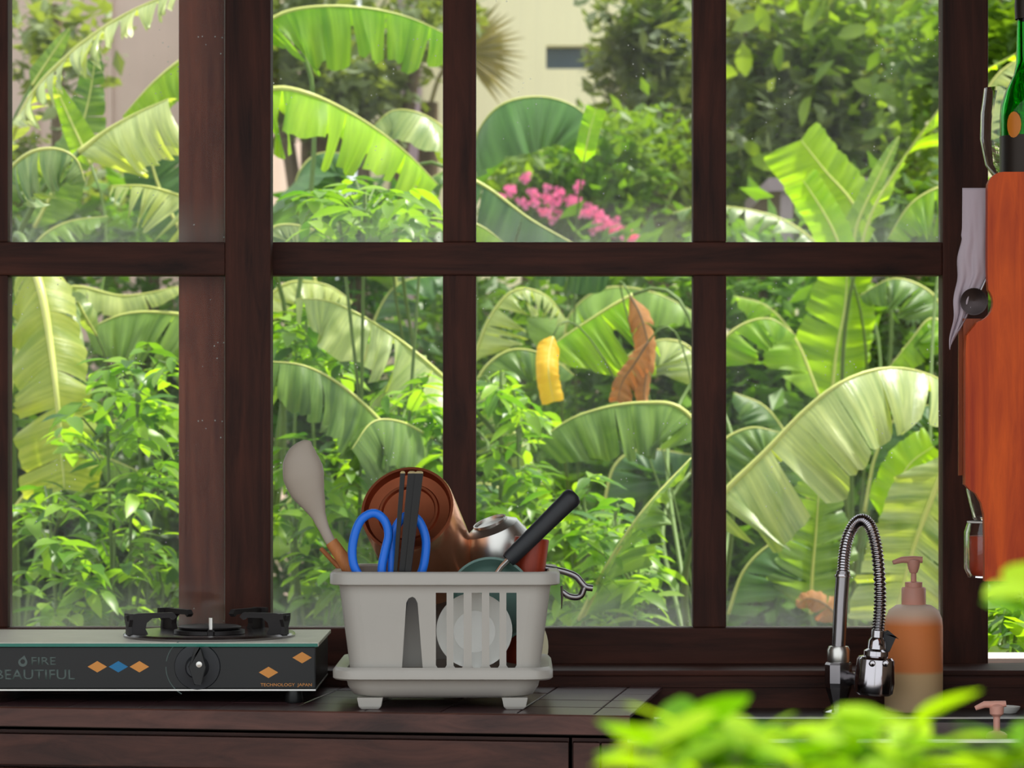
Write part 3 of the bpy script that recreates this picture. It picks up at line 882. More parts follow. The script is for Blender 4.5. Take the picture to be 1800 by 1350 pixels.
MB().plate([(1552, 1112), (1562, 1110), (1574, 1120), (1566, 1140), (1556, 1158), (1550, 1156)], [], lambda x, y: P(x, y, dt - .055), (0, .012, 0)).build('lever', M['rubber'], hs, bevel=.001)
MB().tube([P(1486, 1196, dt), P(1500, 1192, dt - .02), P(1516, 1196, dt - .05)], [.011, .009, .009], 12).build('valve_arm', M['chromed'], th, smooth=50)


def pump_bottle(base, r, hb, label, s, mat, head_dir=-1):
    th = thing('soap_dispenser', base, label, 'dispenser')
    b = MB().lathe([(0, .0005), (r * .92, .0005), (r, .004), (r, hb * .80), (r * .97, hb * .87), (r * .85, hb * .945), (r * .62, hb * .99), (r * .4, hb)], base, n=40).build('bottle', mat, th, smooth=60)
    z = hb
    MB().lathe([(.4 * r, hb - .002), (.42 * r, hb), (.42 * r, hb + .022), (.38 * r, hb + .024), (.3 * r, hb + .024), (.3 * r, hb + .031), (.1 * r, hb + .032), (.09 * r, hb + .05)], base, n=28, cap=True).build('collar', M['pump'], th, smooth=40)
    MB().lathe([(.13 * r, hb + .044), (.19 * r, hb + .05), (.22 * r, hb + .056), (.22 * r, hb + .062), (.1 * r, hb + .064)], base, n=20, cap=True).build('plunger', M['pump'], th, smooth=40)
    p = base + Vector((0, 0, hb + .0625))
    MB().tube([p + Vector((-head_dir * .3 * r, 0, 0)), p, p + Vector((head_dir * .4 * r, 0, 0)), p + Vector((head_dir * .72 * r, 0, -.004))], [.0045, .0055, .0045, .003], 12, .8, (0, 1, 0)).build('nozzle', M['pump'], th, smooth=60)
    return th


db = 4.165
bb = P(1606, 0, db); bb.z = ST
pump_bottle(bb, 51 * S(db), P(0, 1062, db).z - ST, 'translucent pump bottle of orange soap beside the chrome tap', S(db), M['soap'])
# second pump: bottle standing in the sink bowl, only the pump clears the rim
dq = 3.86
zq = ZC - (1287 - HY) * S(dq)
b2 = Vector((P(1752, 0, dq).x, dq, ST - .189))
th = thing('soap_dispenser', b2, 'small pink soap pump peeking over the sink rim at the right', 'dispenser')
hb2 = zq - b2.z
MB().lathe([(0, .0005), (.026, .0005), (.028, .004), (.028, hb2 - .04), (.02, hb2 - .02), (.012, hb2 - .012)], b2, n=32, cap=True).build('bottle', M['soap'], th, smooth=60)
MB().lathe([(.014, hb2 - .014), (.014, hb2 - .003), (.0105, hb2), (.0045, hb2 + .002), (.0045, hb2 + .020), (.009, hb2 + .024), (.0095, hb2 + .034), (.004, hb2 + .037)], b2, n=24, cap=True).build('plunger', M['pump'], th, smooth=40)
p = b2 + Vector((0, 0, hb2 + .036))
MB().tube([p + Vector((.012, 0, .001)), p, p + Vector((-.016, 0, 0)), p + Vector((-.028, 0, -.005))], [.004, .005, .0045, .003], 12, .8, (0, 1, 0)).build('nozzle', M['pump'], th, smooth=60)
o = MB().lathe([(0, 0), (.013, 0), (.018, .006), (.019, .009), (.016, .008), (.011, .003), (0, .003)], Vector((P(1770, 0, 4.14).x, 4.14, ST + .0005)), n=28).build('sponge_dish', M['plate'], None, smooth=40)
tag(o, 'tiny pale dish on the granite ledge behind the pink pump', 'dish')

# ------------------------------------------------------------------ hanging rack with boards, bottle and glasses (right edge)
dh = 3.76
shelf_z = P(0, 392, dh + .08).z
t = thing('wall_rack', (XR - .1, dh + .07, shelf_z - .45), 'dark wooden two tier rack on the right wall behind the orange board', 'rack')
sx0 = P(1742, 0, dh + .07).x
MB().box((sx0, dh + .03, shelf_z - .018), (XR - .001, dh + .225, shelf_z)).build('shelf', M['frameh'], t, bevel=.001)
ls_z = P(0, 1016, dh + .07).z
MB().box((P(1742, 0, dh + .07).x, dh + .03, ls_z - .004), (XR - .001, dh + .13, ls_z)).build('shelf', M['frameh'], t)
MB().box((XR - .03, dh + .03, ls_z - .01), (XR - .001, dh + .15, shelf_z + .2)).build('side_post', M['frame'], t)
MB().tube([(P(1850, 0, dh).x, dh - .004, P(0, 330, dh).z), (P(1850, 0, dh).x, dh + .03, P(0, 330, dh).z), (P(1850, 0, dh).x, dh + .04, shelf_z - .01)], .003, 8).build('peg', M['chromed'], t)


def arc(cx, cy, r, a0, a1, n=8):
    return [(cx + r * math.cos(math.radians(a0 + (a1 - a0) * k / n)), cy + r * math.sin(math.radians(a0 + (a1 - a0) * k / n))) for k in range(n + 1)]


left = arc(1764, 330, 28, 270, 180, 6) + [(1736, 480)] + arc(1712, 532, 34, -55, 78, 10)[1:] + [(1699, 590), (1697, 620), (1697, 852)] + [(1704, 860), (1716, 868), (1725, 884), (1730, 905), (1731, 940), (1731, 1022)]
cxb = 1850
out = left + [(2 * cxb - x, y) for x, y in reversed(left)]
hole = arc(1850, 330, 9, 0, 360, 12)[:-1]
o = MB().plate(out, [hole], lambda x, y: P(x, y, dh), (0, .016, 0)).build('cutting_board', M['board'], None)
tag(o, 'orange brown wooden chopping board with scalloped edges hanging at right', 'cutting board')
for k, (x, y1, dd, lab) in enumerate(((1693, 852, .0185, 'thin board directly behind the orange chopping board, edge showing'), (1685, 836, .0245, 'hindmost thin board behind the orange chopping board, edge showing'))):
    o = MB().plate([(x, 560), (1790, 560), (1790, y1 - 12), (x, y1)], [], lambda a, b: P(a, b, dh + dd), (0, .005, 0)).build('thin_board', M['boardd'], None)
    tag(o, lab, 'cutting board', 'thin boards behind the chopping board')

# bottle
bw_ = Vector((P(1808, 0, dh + .10).x, dh + .10, shelf_z))
r_ = 50 * S(dh + .1)
hz = lambda y: ZC - (y - HY) * S(dh + .10) - shelf_z
th = thing('wine_bottle', bw_, 'green glass wine bottle standing on the rack above the orange board', 'bottle')
MB().lathe([(0, .003), (r_ * .5, .006), (r_ * .9, .0006), (r_, .004), (r_, hz(205)), (r_ * .97, hz(185)), (r_ * .8, hz(160)), (r_ * .52, hz(132)), (r_ * .43, hz(110)), (r_ * .40, hz(35)), (r_ * .43, hz(20)), (r_ * .40, hz(2)),
            (r_ * .33, hz(2)), (r_ * .33, hz(108)), (r_ * .70, hz(160)), (r_ * .93, hz(205)), (r_ * .93, .012), (0, .014)], bw_, n=40).build('glass', M['green'], th, smooth=60)
MB().lathe([(r_ * .47, hz(34)), (r_ * .49, hz(10)), (r_ * .47, hz(-8)), (0, hz(-10))], bw_, n=28).build('foil_cap', M['foil'], th, smooth=40)
pts = []
lab_c = bw_ + Vector((0, 0, hz(223)))
rings = []
for rho in (1.0, .66, .33, .03):
    rings.append([lab_c + Vector((math.cos(math.radians(-130) + math.cos(2 * math.pi * k / 16) * .28 * rho) * (r_ + .0008), math.sin(math.radians(-130) + math.cos(2 * math.pi * k / 16) * .28 * rho) * (r_ + .0008), math.sin(2 * math.pi * k / 16) * .017 * rho)) for k in range(16)])
MB().loft(rings, True, False, True).build('seal', M['label'], th, smooth=60)
dk = MB().lathe([(r_ + .0004, hz(240)), (r_ + .0005, hz(380)), (r_ + .0001, hz(380)), (r_ + .0001, hz(240))], bw_, n=40).build('paper_label', M['foil'], th, smooth=60)

# wine glass on the shelf
gc = Vector((P(1763, 0, dh + .065).x, dh + .135, shelf_z))
gc = Vector((P(1764, 0, dh + .185).x, dh + .185, shelf_z))
k = S(dh + .185)
gz = lambda y: ZC - (y - HY) * k - shelf_z
o = MB().lathe([(0, .0006), (30 * k, .0008), (30 * k, .002), (6 * k, .004), (3 * k, .008), (3 * k, gz(325)), (14 * k, gz(318)), (32 * k, gz(290)), (41 * k, gz(245)), (40 * k, gz(200)), (34 * k, gz(155)),
                (33 * k, gz(155)), (39 * k, gz(200)), (40 * k, gz(245)), (31 * k, gz(289)), (12 * k, gz(315)), (0, gz(317))], gc, n=40).build('wine_glass', M['glassclear'], None, smooth=60)
tag(o, 'clear wine glass standing beside the green bottle', 'glass')
# jar on the lower shelf, tumbler on top
jc = Vector((P(1744, 0, dh + .08).x, dh + .08, ls_z))
k = S(dh + .08)
hj = 96 * k
th = thing('glass_jar', jc, 'clear jar with reddish contents behind the foot of the orange board', 'jar')
MB().lathe([(0, .0006), (42 * k, .0006), (49 * k, .012), (49 * k, hj - .012), (44 * k, hj), (42 * k, hj), (46.5 * k, hj - .013), (46.5 * k, .012), (40 * k, .003), (0, .003)], jc, n=32).build('glass', M['glassclear'], th, smooth=60)
MB().lathe([(0, .0032), (36 * k, .0032), (40 * k, .012), (40 * k, hj * .76), (0, hj * .76)], jc, n=28).build('contents', M['amber'], th, smooth=40)
MB().lathe([(0, hj + .0025), (44 * k, hj + .0025), (44 * k, hj + .0005), (0, hj + .0005)], jc, n=28).build('lid', M['plate'], th, smooth=40)
tz = jc + Vector((0, 0, hj + .003))
o = MB().lathe([(0, 0), (30 * k, 0), (34 * k, .003), (46 * k, .042), (45 * k, .042), (32 * k, .005), (0, .004)], tz, n=32).build('glass_tumbler', M['glassclear'], None, smooth=60)
tag(o, 'small clear tumbler on top of the reddish jar behind the board', 'glass')

# white cloth draped over the shelf end
def cloth():
    mb = MB(); mb.uv = []
    nu, nv = 24, 44
    for j in range(nv + 1):
        v = j / nv
        y = 327 + v * 283
        xl = 1698 - 2 * v if v < .25 else 1697.5 - (v - .25) * 30
        xr = 1747 if v < .55 else 1747 - (v - .55) * 135
        if v > .9: xr -= (v - .9) * 60
        for i in range(nu + 1):
            u = i / nu
            ripple = math.sin(u * 13 + v * 5) * .0035 * v + math.sin(u * 27 - v * 9) * .0015 * v
            x = xl + (xr - xl) * u + (math.sin(v * 25) * 2.0 * (v > .3) * (1 - u))
            mb.v.append(P(x, y + (math.sin(u * 17) * 5 + u * -14) * v, dh - .006 - .004 + ripple + .03 * 0))
            mb.uv.append((u, v))
    w_ = nu + 1
    for j in range(nv):
        for i in range(nu):
            mb.f.append((j * w_ + i, j * w_ + i + 1, (j + 1) * w_ + i + 1, (j + 1) * w_ + i))
    o = mb.build('hanging_cloth', M['cloth'], None, smooth=180)
    sm = o.modifiers.new('thickness', 'SOLIDIFY'); sm.thickness = .0012
    # top fold over the hook rail
    return o


o = cloth()
for v in o.data.vertices: v.co.y += .031
tag(o, 'crumpled white cloth hanging left of the orange chopping board', 'cloth')
# ladle bowl in the scallop
lc = P(1712, 530, dh + .012)
th = thing('steel_ladle', lc, 'dark steel ladle bowl showing in the notch of the orange board', 'ladle')
MB().lathe([(0, .008), (14 * S(dh), .006), (23 * S(dh), 0), (24 * S(dh), -.001), (22 * S(dh), -.0005), (13 * S(dh), .0045), (0, .006)], lc, (0.2, 1, 0.1), 28).build('ladle_bowl', M['darksteel'], th, smooth=60)
MB().tube([P(1724, 510, dh + .017), P(1738, 480, dh + .02), P(1752, 430, dh + .022)], .002, 8).build('ladle_stem', M['chromed'], th)

# ------------------------------------------------------------------ garden: ground and buildings
struct(MB().box((-30, 4.5, -.3), (30, 60, -.02)), 'ground', M['ground'], 'garden soil outside the kitchen window', 'ground')
struct(MB().box((-6, -3, -.3), (6, 4.5, -.1)), 'terrace', M['floor'], 'paved terrace on the open side of the kitchen', 'terrace')

dw = 24
t = thing('house', P(1100, 0, dw) * 1, 'cream rendered house with a narrow dark window beyond the garden', 'house')
t.location.z = 0; WO[t.name] = Vector(t.location)
X = lambda px: (px - 900) / F * dw
Zw = lambda py: ZC - (py - HY) / F * dw
wx0, wx1, wz0, wz1 = X(960), X(1074), Zw(121), Zw(80)
MB().plate([(X(640), -.02), (X(2300), -.02), (X(2300), 7.5), (X(640), 7.5)], [[(wx0, wz0), (wx1, wz0), (wx1, wz1), (wx0, wz1)]], lambda x, z: (x, dw, z), (0, .25, 0)).build('wall', M['creamwall'], t)
wn = MB().box((wx0, dw + .15, wz0), (wx1, dw + .17, wz1)).build('window', M['darkwin'], t)
MB().box((wx0 + (wx1 - wx0) * .62, dw + .10, wz0), (wx0 + (wx1 - wx0) * .64, dw + .15, wz1)).build('window_bar', M['mauve'], wn)
MB().box((X(640), dw + .25, 0), (X(660), dw + 6, 7.5)).build('side_wall', M['creamwall'], t)
MB().box((X(600), dw - .5, 7.5), (X(2340), dw + 6.3, 7.7)).build('roof', M['mauve'], t)
MB().box((X(694), dw - .4, 0), (X(742), dw - .01, 7.4)).build('pillar', M['mauve'], t)

dv_ = 16
t = thing('house', ((120 - 900) / F * dv_, dv_, 0), 'pinkish concrete house wall behind the banana plants at the left', 'house')
X = lambda px: (px - 900) / F * dv_
MB().box((X(-700), dv_, -.02), (X(470), dv_ + .25, 6)).build('wall', M['pinkwall'], t)
MB().box((X(450), dv_ + .25, -.02), (X(470), dv_ + 4, 6)).build('side_wall', M['pinkwall'], t)
for a in (60, 190, 330):
    MB().box((X(a), dv_ - .02, 0), (X(a + 8), dv_, 6)).build('pilaster', M['pinkwall'], t)
MB().box((X(-720), dv_ - .4, 6), (X(500), dv_ + 4.2, 6.15)).build('roof', M['mauve'], t)

# small open shelter behind the young banana (upper right pane)
dsx = 11.5
t = thing('garden_shelter', P(1450, 0, dsx), 'low mauve shelter beam on posts behind the young banana leaves', 'shelter')
t.location.z = 0; WO[t.name] = Vector(t.location)
a, b = P(1352, 336, dsx), P(1560, 312, dsx)
MB().box((a.x, dsx, a.z), (b.x, dsx + 1.2, b.z)).build('roof_slab', M['mauve'], t)
for px in (1374, 1538):
    q = P(px, 0, dsx)
    MB().box((q.x, dsx + .02, -.02), (q.x + .045, dsx + .07, a.z)).build('post', M['mauve'], t)


# ------------------------------------------------------------------ banana plants
def banana_leaf(plant, ctrl, mat, A, B, up=None, tear=.5, taper=.5, rib=13, crown=None, ribmat='rib', slant=.3, n=44, blunt=False):
    """ctrl: px,py,d points along the midrib; A/B: (width px, angle at rib, angle at margin) of the two half blades.
    With up=None the blade hangs by gravity and A is the half nearer the house."""
    tear = min(1.1, tear * 1.5)
    pts = [P(*c) for c in ctrl]
    d0 = sum(c[2] for c in ctrl) / len(ctrl)
    mid = cr(pts, n)
    tl = [(mid[min(i + 1, n - 1)] - mid[max(i - 1, 0)]).normalized() for i in range(n)]
    upv = Vector(up) if up else Vector((0, 0, 1))
    seglen = (mid[-1] - mid[0]).length
    mb = MB(); mb.uv = []
    Hs, Us = [], []
    for i in range(n):
        u = upv - tl[i] * upv.dot(tl[i])
        if u.length < .15: u = Vector((0, -1, 0)) - tl[i] * Vector((0, -1, 0)).dot(tl[i])
        u.normalize()
        h = tl[i].cross(u)
        Us.append(u); Hs.append(h)
    mean_h = sum(Hs, Vector())
    flip = -1 if (up is None and mean_h.y > 0) else 1
    for sd, spec in ((1, A), (-1, B)):
        W, a0_, a1_ = spec
        if W <= 0: continue
        W *= d0 / F
        i = 0
        while i < n - 1:
            step = n if tear <= 0 else max(2, int(R.triangular(2, 9 / max(tear, .15), 3.5 / max(tear, .15))))
            j = min(n - 1, i + step)
            if n - 1 - j < 2: j = n - 1
            da = math.radians(R.gauss(0, 14) * tear)
            wj = 1 + R.gauss(0, .10) * tear
            sl = slant + R.gauss(0, .10) * tear
            nv = 6
            fea = (.55 if tear > .95 else .12 * tear)
            hl_ = (mid[j] - mid[i]).length * .5
            pl = [R.gauss(0, .10) for _ in range(n + 1)]
            base = len(mb.v)
            for q in range(i, j + 1):
                tt = q / (n - 1)
                if blunt: prof = min(1, (tt / .18 + .25)) * min(1, (1 - tt) / .06 + .55)
                else: prof = (min(1, tt / .16 + .2)) * (max(0, 1 - tt) ** taper) * 1.12
                prof = min(prof, 1)
                e = 0
                if tear > 0 and j - i > 1:
                    x = (q - i) / (j - i)
                    e = .10 * tear * (abs(2 * x - 1) ** 3)
                w_ = W * max(prof, .04) * wj * (1 - e)
                p = mid[q].copy()
                xx = (q - i) / max(1, j - i)
                pull = tl[q] * ((.5 - xx) * 2 * hl_ * fea) if tear > 0 else Vector()
                ang = math.radians(a0_)
                for k in range(nv + 1):
                    f = k / nv
                    mb.v.append(p + pull * f); mb.uv.append((tt * seglen, f))
                    ang = math.radians(a0_ + (a1_ - a0_) * f) + da * f + pl[q] * math.sin(f * 3.1) + .10 * math.sin(tt * 40 + f * 3) * (1 if tear > 0 else .4)
                    dirn = Hs[q] * (sd * flip) * math.cos(ang) - Us[q] * math.sin(ang) + tl[q] * sl
                    dirn.normalize()
                    p += dirn * (w_ / nv)
            for q in range(j - i):
                for k in range(nv):
                    a = base + q * (nv + 1) + k
                    mb.f.append((a, a + 1, a + nv + 2, a + nv + 1))
            i = j
    leaf = mb.build('leaf', M[mat], plant, smooth=180)
    cp_ = crown if crown is not None else Vector(plant['crown'])
    t0 = tl[0]
    span = (mid[0] - cp_).length
    q1 = cp_ + Vector((0, 0, span * .45)); q2 = mid[0] - t0 * span * .25
    r0 = rib * d0 / F * .5
    pet = [cp_ * (1 - x) ** 3 + q1 * 3 * x * (1 - x) ** 2 + q2 * 3 * x * x * (1 - x) + mid[0] * x ** 3 for x in [k / 15 for k in range(16)]]
    MB().tube(pet, [r0 * (.95 - .15 * k / 15) for k in range(16)], 7).build('petiole', M['petiole'], leaf, smooth=180)
    MB().tube(mid[::2] + [mid[-1]], [r0 * (.9 - .75 * q / (n // 2)) for q in range(len(mid[::2]) + 1)], 7).build('midrib', M[ribmat], leaf, smooth=180)
    return leaf


def banana_plant(px, d, label, zc=.55):
    b = P(px, 0, d); b.z = -.02
    t = thing('banana_plant', b, label, 'banana plant', 'banana plants in the garden')
    rs = .085
    MB().tube([b, b + Vector((.01, 0, zc * .5)), b + Vector((0, .01, zc))], [rs * 1.25, rs, rs * .6], 12).build('pseudostem', M['stem'], t, smooth=60)
    t['crown'] = tuple(b + Vector((0, 0, zc - .05)))
    for k in range(4):
        a = k * 1.7
        v = Vector((math.cos(a), math.sin(a), 0)) * rs * .8
        MB().tube([b + v * 1.4, b + v * 1.2 + Vector((0, 0, zc * .45)), b + v * .6 + Vector((0, 0, zc * .92))], [.035, .04, .012], 8, .4, v.normalized()).build('leaf_sheath', M['stem'], t, smooth=60)
    return t


B1 = banana_plant(30, 7.7, 'banana plant at far left with feathery torn leaves over the stove')
B2 = banana_plant(440, 7.5, 'banana plant behind the double post with broad arching leaves')
B3 = banana_plant(812, 8.2, 'banana plant behind the centre mullion with dark broad blades')
B4 = banana_plant(1246, 7.3, 'banana plant with yellowed and dry leaves right of the dish rack')
B5 = banana_plant(1225, 6.9, 'banana plant whose large ribbed leaf arches over the tap')
B6 = banana_plant(1640, 7.4, 'banana plant behind the soap bottle with broad low leaves')
B7 = banana_plant(1500, 9.2, 'young banana plant with upright lime leaves before the shelter')
B8 = banana_plant(1020, 9.8, 'distant banana plant under the flowering shrub')
B9 = banana_plant(640, 9.4, 'distant banana plant behind the grey spoon')

bl = banana_leaf
# --- left window, upper pane
bl(B1, [(5, 275, 7.7), (55, 170, 7.6), (120, 98, 7.5), (190, 44, 7.4), (265, 4, 7.3), (360, -30, 7.2)], 'b_pale', (135, 45, 80), (60, -25, 10), tear=1.0, rib=14, n=84)
bl(B1, [(138, 268, 7.1), (185, 232, 7.1), (240, 200, 7.05), (296, 174, 7.0)], 'b_pale', (125, 50, 112), (26, -20, 20), tear=.0, rib=14, blunt=True)
bl(B2, [(420, 60, 7.7), (340, 92, 7.7), (275, 140, 7.7), (215, 205, 7.7)], 'b_bright', (90, 55, 80), (22, 0, 20), tear=.25, rib=10)
bl(B1, [(-20, 350, 6.9), (15, 300, 6.9), (55, 268, 6.85), (100, 262, 6.8), (134, 280, 6.8), (150, 320, 6.8)], 'b_pale', (115, 66, 95), (60, 30, 80), tear=.6, rib=12)
bl(B2, [(400, 385, 7.2), (330, 350, 7.2), (260, 328, 7.2), (195, 326, 7.2)], 'b_pale', (105, 60, 85), (50, -10, 30), tear=.7, rib=10)
bl(B1, [(56, 150, 8.2), (85, 105, 8.2), (122, 50, 8.2)], 'b_green', (24, 5, 20), (20, 5, 20), up=(0, -1, 0), tear=0, rib=6)
bl(B1, [(160, 290, 8.0), (128, 220, 8.0), (92, 140, 8.0)], 'b_bright', (30, 5, 20), (26, 5, 20), up=(0, -1, 0), tear=0, rib=6)
bl(B1, [(60, 400, 8.3), (110, 300, 8.3), (150, 200, 8.3), (170, 90, 8.3)], 'b_green', (55, 10, 30), (55, 10, 30), up=(0, -1, .2), tear=.5, rib=8)
bl(B2, [(330, 430, 8.3), (280, 330, 8.3), (260, 240, 8.3), (270, 160, 8.4)], 'b_deep', (70, 10, 30), (70, 10, 30), up=(0, -1, .2), tear=.4, rib=8)
bl(B1, [(40, 470, 7.8), (70, 420, 7.8), (120, 390, 7.8), (190, 380, 7.8)], 'b_green', (70, 50, 80), (40, 0, 20), tear=.5, rib=8)
# --- second pane, upper
bl(B2, [(445, 55, 7.6), (500, 22, 7.6), (570, 11, 7.6), (650, 15, 7.65), (725, 33, 7.7), (800, 68, 7.75)], 'b_bright', (118, 74, 92), (55, 10, 60), tear=.55, taper=.22, rib=9, slant=.12)
bl(B2, [(440, 170, 7.2), (490, 155, 7.2), (545, 166, 7.2), (605, 193, 7.25), (665, 230, 7.3), (720, 274, 7.35), (770, 325, 7.4)], 'b_bright', (125, 62, 92), (60, 10, 70), tear=.55, taper=.25, rib=13, slant=.05)
bl(B3, [(820, 330, 8.2), (800, 250, 8.1), (750, 205, 8.0), (690, 195, 8.0), (640, 240, 8.0)], 'b_pale', (95, 55, 85), (45, -10, 30), tear=.1, rib=8)
bl(B9, [(560, 520, 8.9), (530, 400, 8.9), (520, 320, 8.8), (560, 270, 8.8), (640, 275, 8.8)], 'b_deep', (130, 50, 90), (130, 30, 80), tear=.3, rib=8)
bl(B2, [(455, 420, 7.0), (490, 396, 7.0), (540, 400, 7.0), (590, 425, 7.0)], 'b_pale', (60, 70, 90), (30, 0, 40), tear=.7, rib=7)
bl(B9, [(700, 520, 8.9), (690, 420, 8.9), (720, 340, 8.9), (780, 300, 8.9)], 'b_green', (90, 30, 80), (90, 30, 80), tear=.3, rib=8)
# --- third pane, upper
bl(B3, [(835, 320, 8.5), (838, 240, 8.4), (880, 185, 8.3), (950, 170, 8.3), (1015, 190, 8.3), (1060, 240, 8.3)], 'b_deep', (105, 66, 96), (60, 0, 60), tear=.0, taper=.2, rib=7, slant=0)
bl(B8, [(1026, 285, 8.25), (1030, 262, 8.2), (1038, 225, 8.2), (1048, 192, 8.2)], 'b_lime', (20, 5, 40), (20, 5, 20), up=(0, -1, 0), tear=0, rib=4, blunt=True)
bl(B3, [(800, 300, 7.6), (860, 332, 7.6), (930, 384, 7.6), (1000, 424, 7.6), (1080, 470, 7.6)], 'b_deep', (120, 60, 92), (24, -10, 20), tear=.35, taper=.3, rib=8)
bl(B3, [(800, 380, 7.3), (850, 400, 7.3), (890, 430, 7.3)], 'b_bright', (50, 60, 80), (10, 0, 0), tear=0, rib=6)
# --- fourth pane, upper
bl(B7, [(1525, 400, 9.1), (1490, 345, 9.1), (1450, 300, 9.1), (1408, 246, 9.1)], 'b_bright', (50, 0, 20), (78, 10, 40), up=(.1, -1, .1), tear=0, rib=8, blunt=True)
bl(B7, [(1490, 470, 8.8), (1462, 400, 8.8), (1430, 345, 8.8), (1412, 318, 8.8)], 'b_lime', (34, 10, 30), (40, 10, 40), up=(0, -1, 0), tear=0, rib=6, blunt=True)
bl(B7, [(1500, 480, 9.0), (1505, 400, 9.0), (1545, 310, 9.0), (1580, 240, 9.0)], 'b_green', (22, 0, 30), (26, 0, 30), up=(-.2, -1, 0), tear=0, rib=8)
bl(B7, [(1510, 450, 8.6), (1535, 370, 8.6), (1575, 300, 8.6), (1625, 228, 8.5), (1690, 150, 8.4), (1790, 92, 8.3)], 'b_bright', (30, -20, 10), (120, 35, 70), up=(-.5, -.6, .6), tear=.8, rib=9)
bl(B7, [(1480, 470, 9.6), (1400, 400, 9.6), (1330, 372, 9.6), (1240, 362, 9.6), (1180, 375, 9.6)], 'b_pale', (55, 40, 80), (40, -10, 20), tear=.7, rib=7)
bl(B6, [(1690, 330, 8.2), (1650, 330, 8.2), (1600, 360, 8.2), (1560, 420, 8.2)], 'b_bright', (110, 50, 80), (60, 0, 40), tear=.5, rib=8)
bl(B6, [(1700, 260, 8.0), (1740, 150, 8.0), (1800, 100, 8.0), (1870, 90, 8.0)], 'b_pale', (90, 60, 85), (60, 0, 40), tear=.7, rib=7)
# --- left window, lower pane
bl(B1, [(48, 440, 6.9), (72, 510, 6.8), (88, 600, 6.75), (99, 690, 6.7), (108, 790, 6.7), (114, 860, 6.7)], 'b_straw', (95, 15, 45), (75, 20, 60), up=(0, -1, .1), tear=.35, taper=.25, rib=20, blunt=True)
bl(B1, [(170, 590, 7.05), (150, 555, 7.0), (135, 530, 7.0), (128, 560, 6.95), (150, 640, 6.9)], 'b_pale', (28, 30, 60), (28, 30, 60), up=(0, -1, .1), tear=.0, rib=5)
bl(B2, [(420, 590, 7.3), (350, 560, 7.3), (280, 549, 7.3), (215, 553, 7.3), (150, 580, 7.3)], 'b_green', (120, 62, 88), (60, 0, 50), tear=.3, taper=.3, rib=11)
bl(B1, [(15, 700, 7.2), (30, 620, 7.2), (40, 560, 7.2), (30, 500, 7.2)], 'b_green', (60, 20, 60), (60, 20, 60), up=(0, -1, .2), tear=.8, rib=10)
bl(B1, [(10, 560, 7.9), (120, 505, 7.9), (220, 520, 7.9), (330, 500, 7.9)], 'b_pale', (60, 60, 85), (50, 0, 30), tear=.3, rib=9)
bl(B2, [(420, 760, 7.6), (350, 720, 7.6), (280, 715, 7.6), (200, 740, 7.6)], 'b_deep', (130, 60, 90), (60, 0, 40), tear=.4, rib=9)
bl(B1, [(20, 900, 7.5), (80, 830, 7.5), (160, 800, 7.5), (250, 830, 7.5)], 'b_green', (110, 50, 85), (60, 0, 40), tear=.4, rib=9)
# --- second pane, lower
bl(B3, [(700, 775, 6.45), (640, 712, 6.4), (585, 668, 6.35), (530, 642, 6.3), (470, 635, 6.3)], 'b_green', (125, 58, 80), (40, -10, 30), tear=.25, taper=.3, rib=11, slant=0)
bl(B3, [(815, 700, 6.75), (765, 650, 6.7), (705, 600, 6.7), (640, 558, 6.65), (580, 530, 6.65), (520, 525, 6.65)], 'b_pale', (115, 58, 80), (50, -10, 30), tear=.5, taper=.3, rib=11, slant=0)
bl(B9, [(760, 770, 6.5), (705, 742, 6.4), (655, 742, 6.35), (618, 790, 6.3)], 'b_green', (95, 60, 85), (50, 10, 50), tear=0, rib=7, blunt=True)
bl(B2, [(440, 560, 7.8), (500, 500, 7.8), (570, 500, 7.8), (620, 530, 7.8)], 'b_pale', (70, 55, 80), (50, 0, 30), tear=.5, rib=8)
bl(B9, [(640, 640, 8.9), (660, 560, 8.9), (700, 500, 8.9), (780, 480, 8.9)], 'b_deep', (120, 30, 80), (100, 10, 60), tear=.5, rib=8)
bl(B2, [(455, 980, 7.2), (510, 880, 7.2), (590, 850, 7.2), (680, 880, 7.2)], 'b_green', (110, 50, 85), (70, 0, 40), tear=.5, rib=9)
# --- third pane, lower
bl(B4, [(1112, 518, 7.5), (1075, 538, 7.5), (1040, 560, 7.5), (1000, 586, 7.5), (960, 614, 7.5)], 'b_bright', (135, 70, 92), (60, 30, 90), tear=.45, taper=.35, rib=8, slant=-.1)
bl(B4, [(972, 592, 7.3), (966, 615, 7.28), (964, 650, 7.25), (968, 680, 7.25), (974, 706, 7.25)], 'b_yellow', (24, -10, 60), (22, -10, 60), up=(.15, -1, 0), tear=0, rib=4, ribmat='rib', blunt=True, slant=.15)
bl(B4, [(1108, 520, 7.38), (1128, 560, 7.35), (1140, 620, 7.35), (1132, 690, 7.35), (1138, 716, 7.35)], 'b_brown', (36, 15, 80), (28, 15, 80), up=(.2, -1, 0), tear=.3, rib=4, ribmat='bark', slant=.5)
bl(B4, [(1140, 600, 7.3), (1115, 640, 7.3), (1095, 670, 7.3), (1085, 706, 7.3)], 'b_brown', (20, 10, 80), (34, 10, 60), up=(0, -1, 0), tear=.3, rib=4, ribmat='bark', blunt=True, slant=.4)
bl(B4, [(1240, 760, 7.1), (1190, 714, 7.1), (1130, 708, 7.1), (1065, 716, 7.1), (1000, 738, 7.1), (940, 780, 7.1)], 'b_green', (112, 62, 86), (60, -5, 40), tear=.4, taper=.22, rib=10, slant=0)
bl(B8, [(990, 660, 9.2), (1000, 560, 9.2), (1060, 508, 9.1), (1150, 515, 9.0), (1240, 560, 9.0)], 'b_green', (110, 50, 85), (80, 0, 40), tear=.2, rib=8)
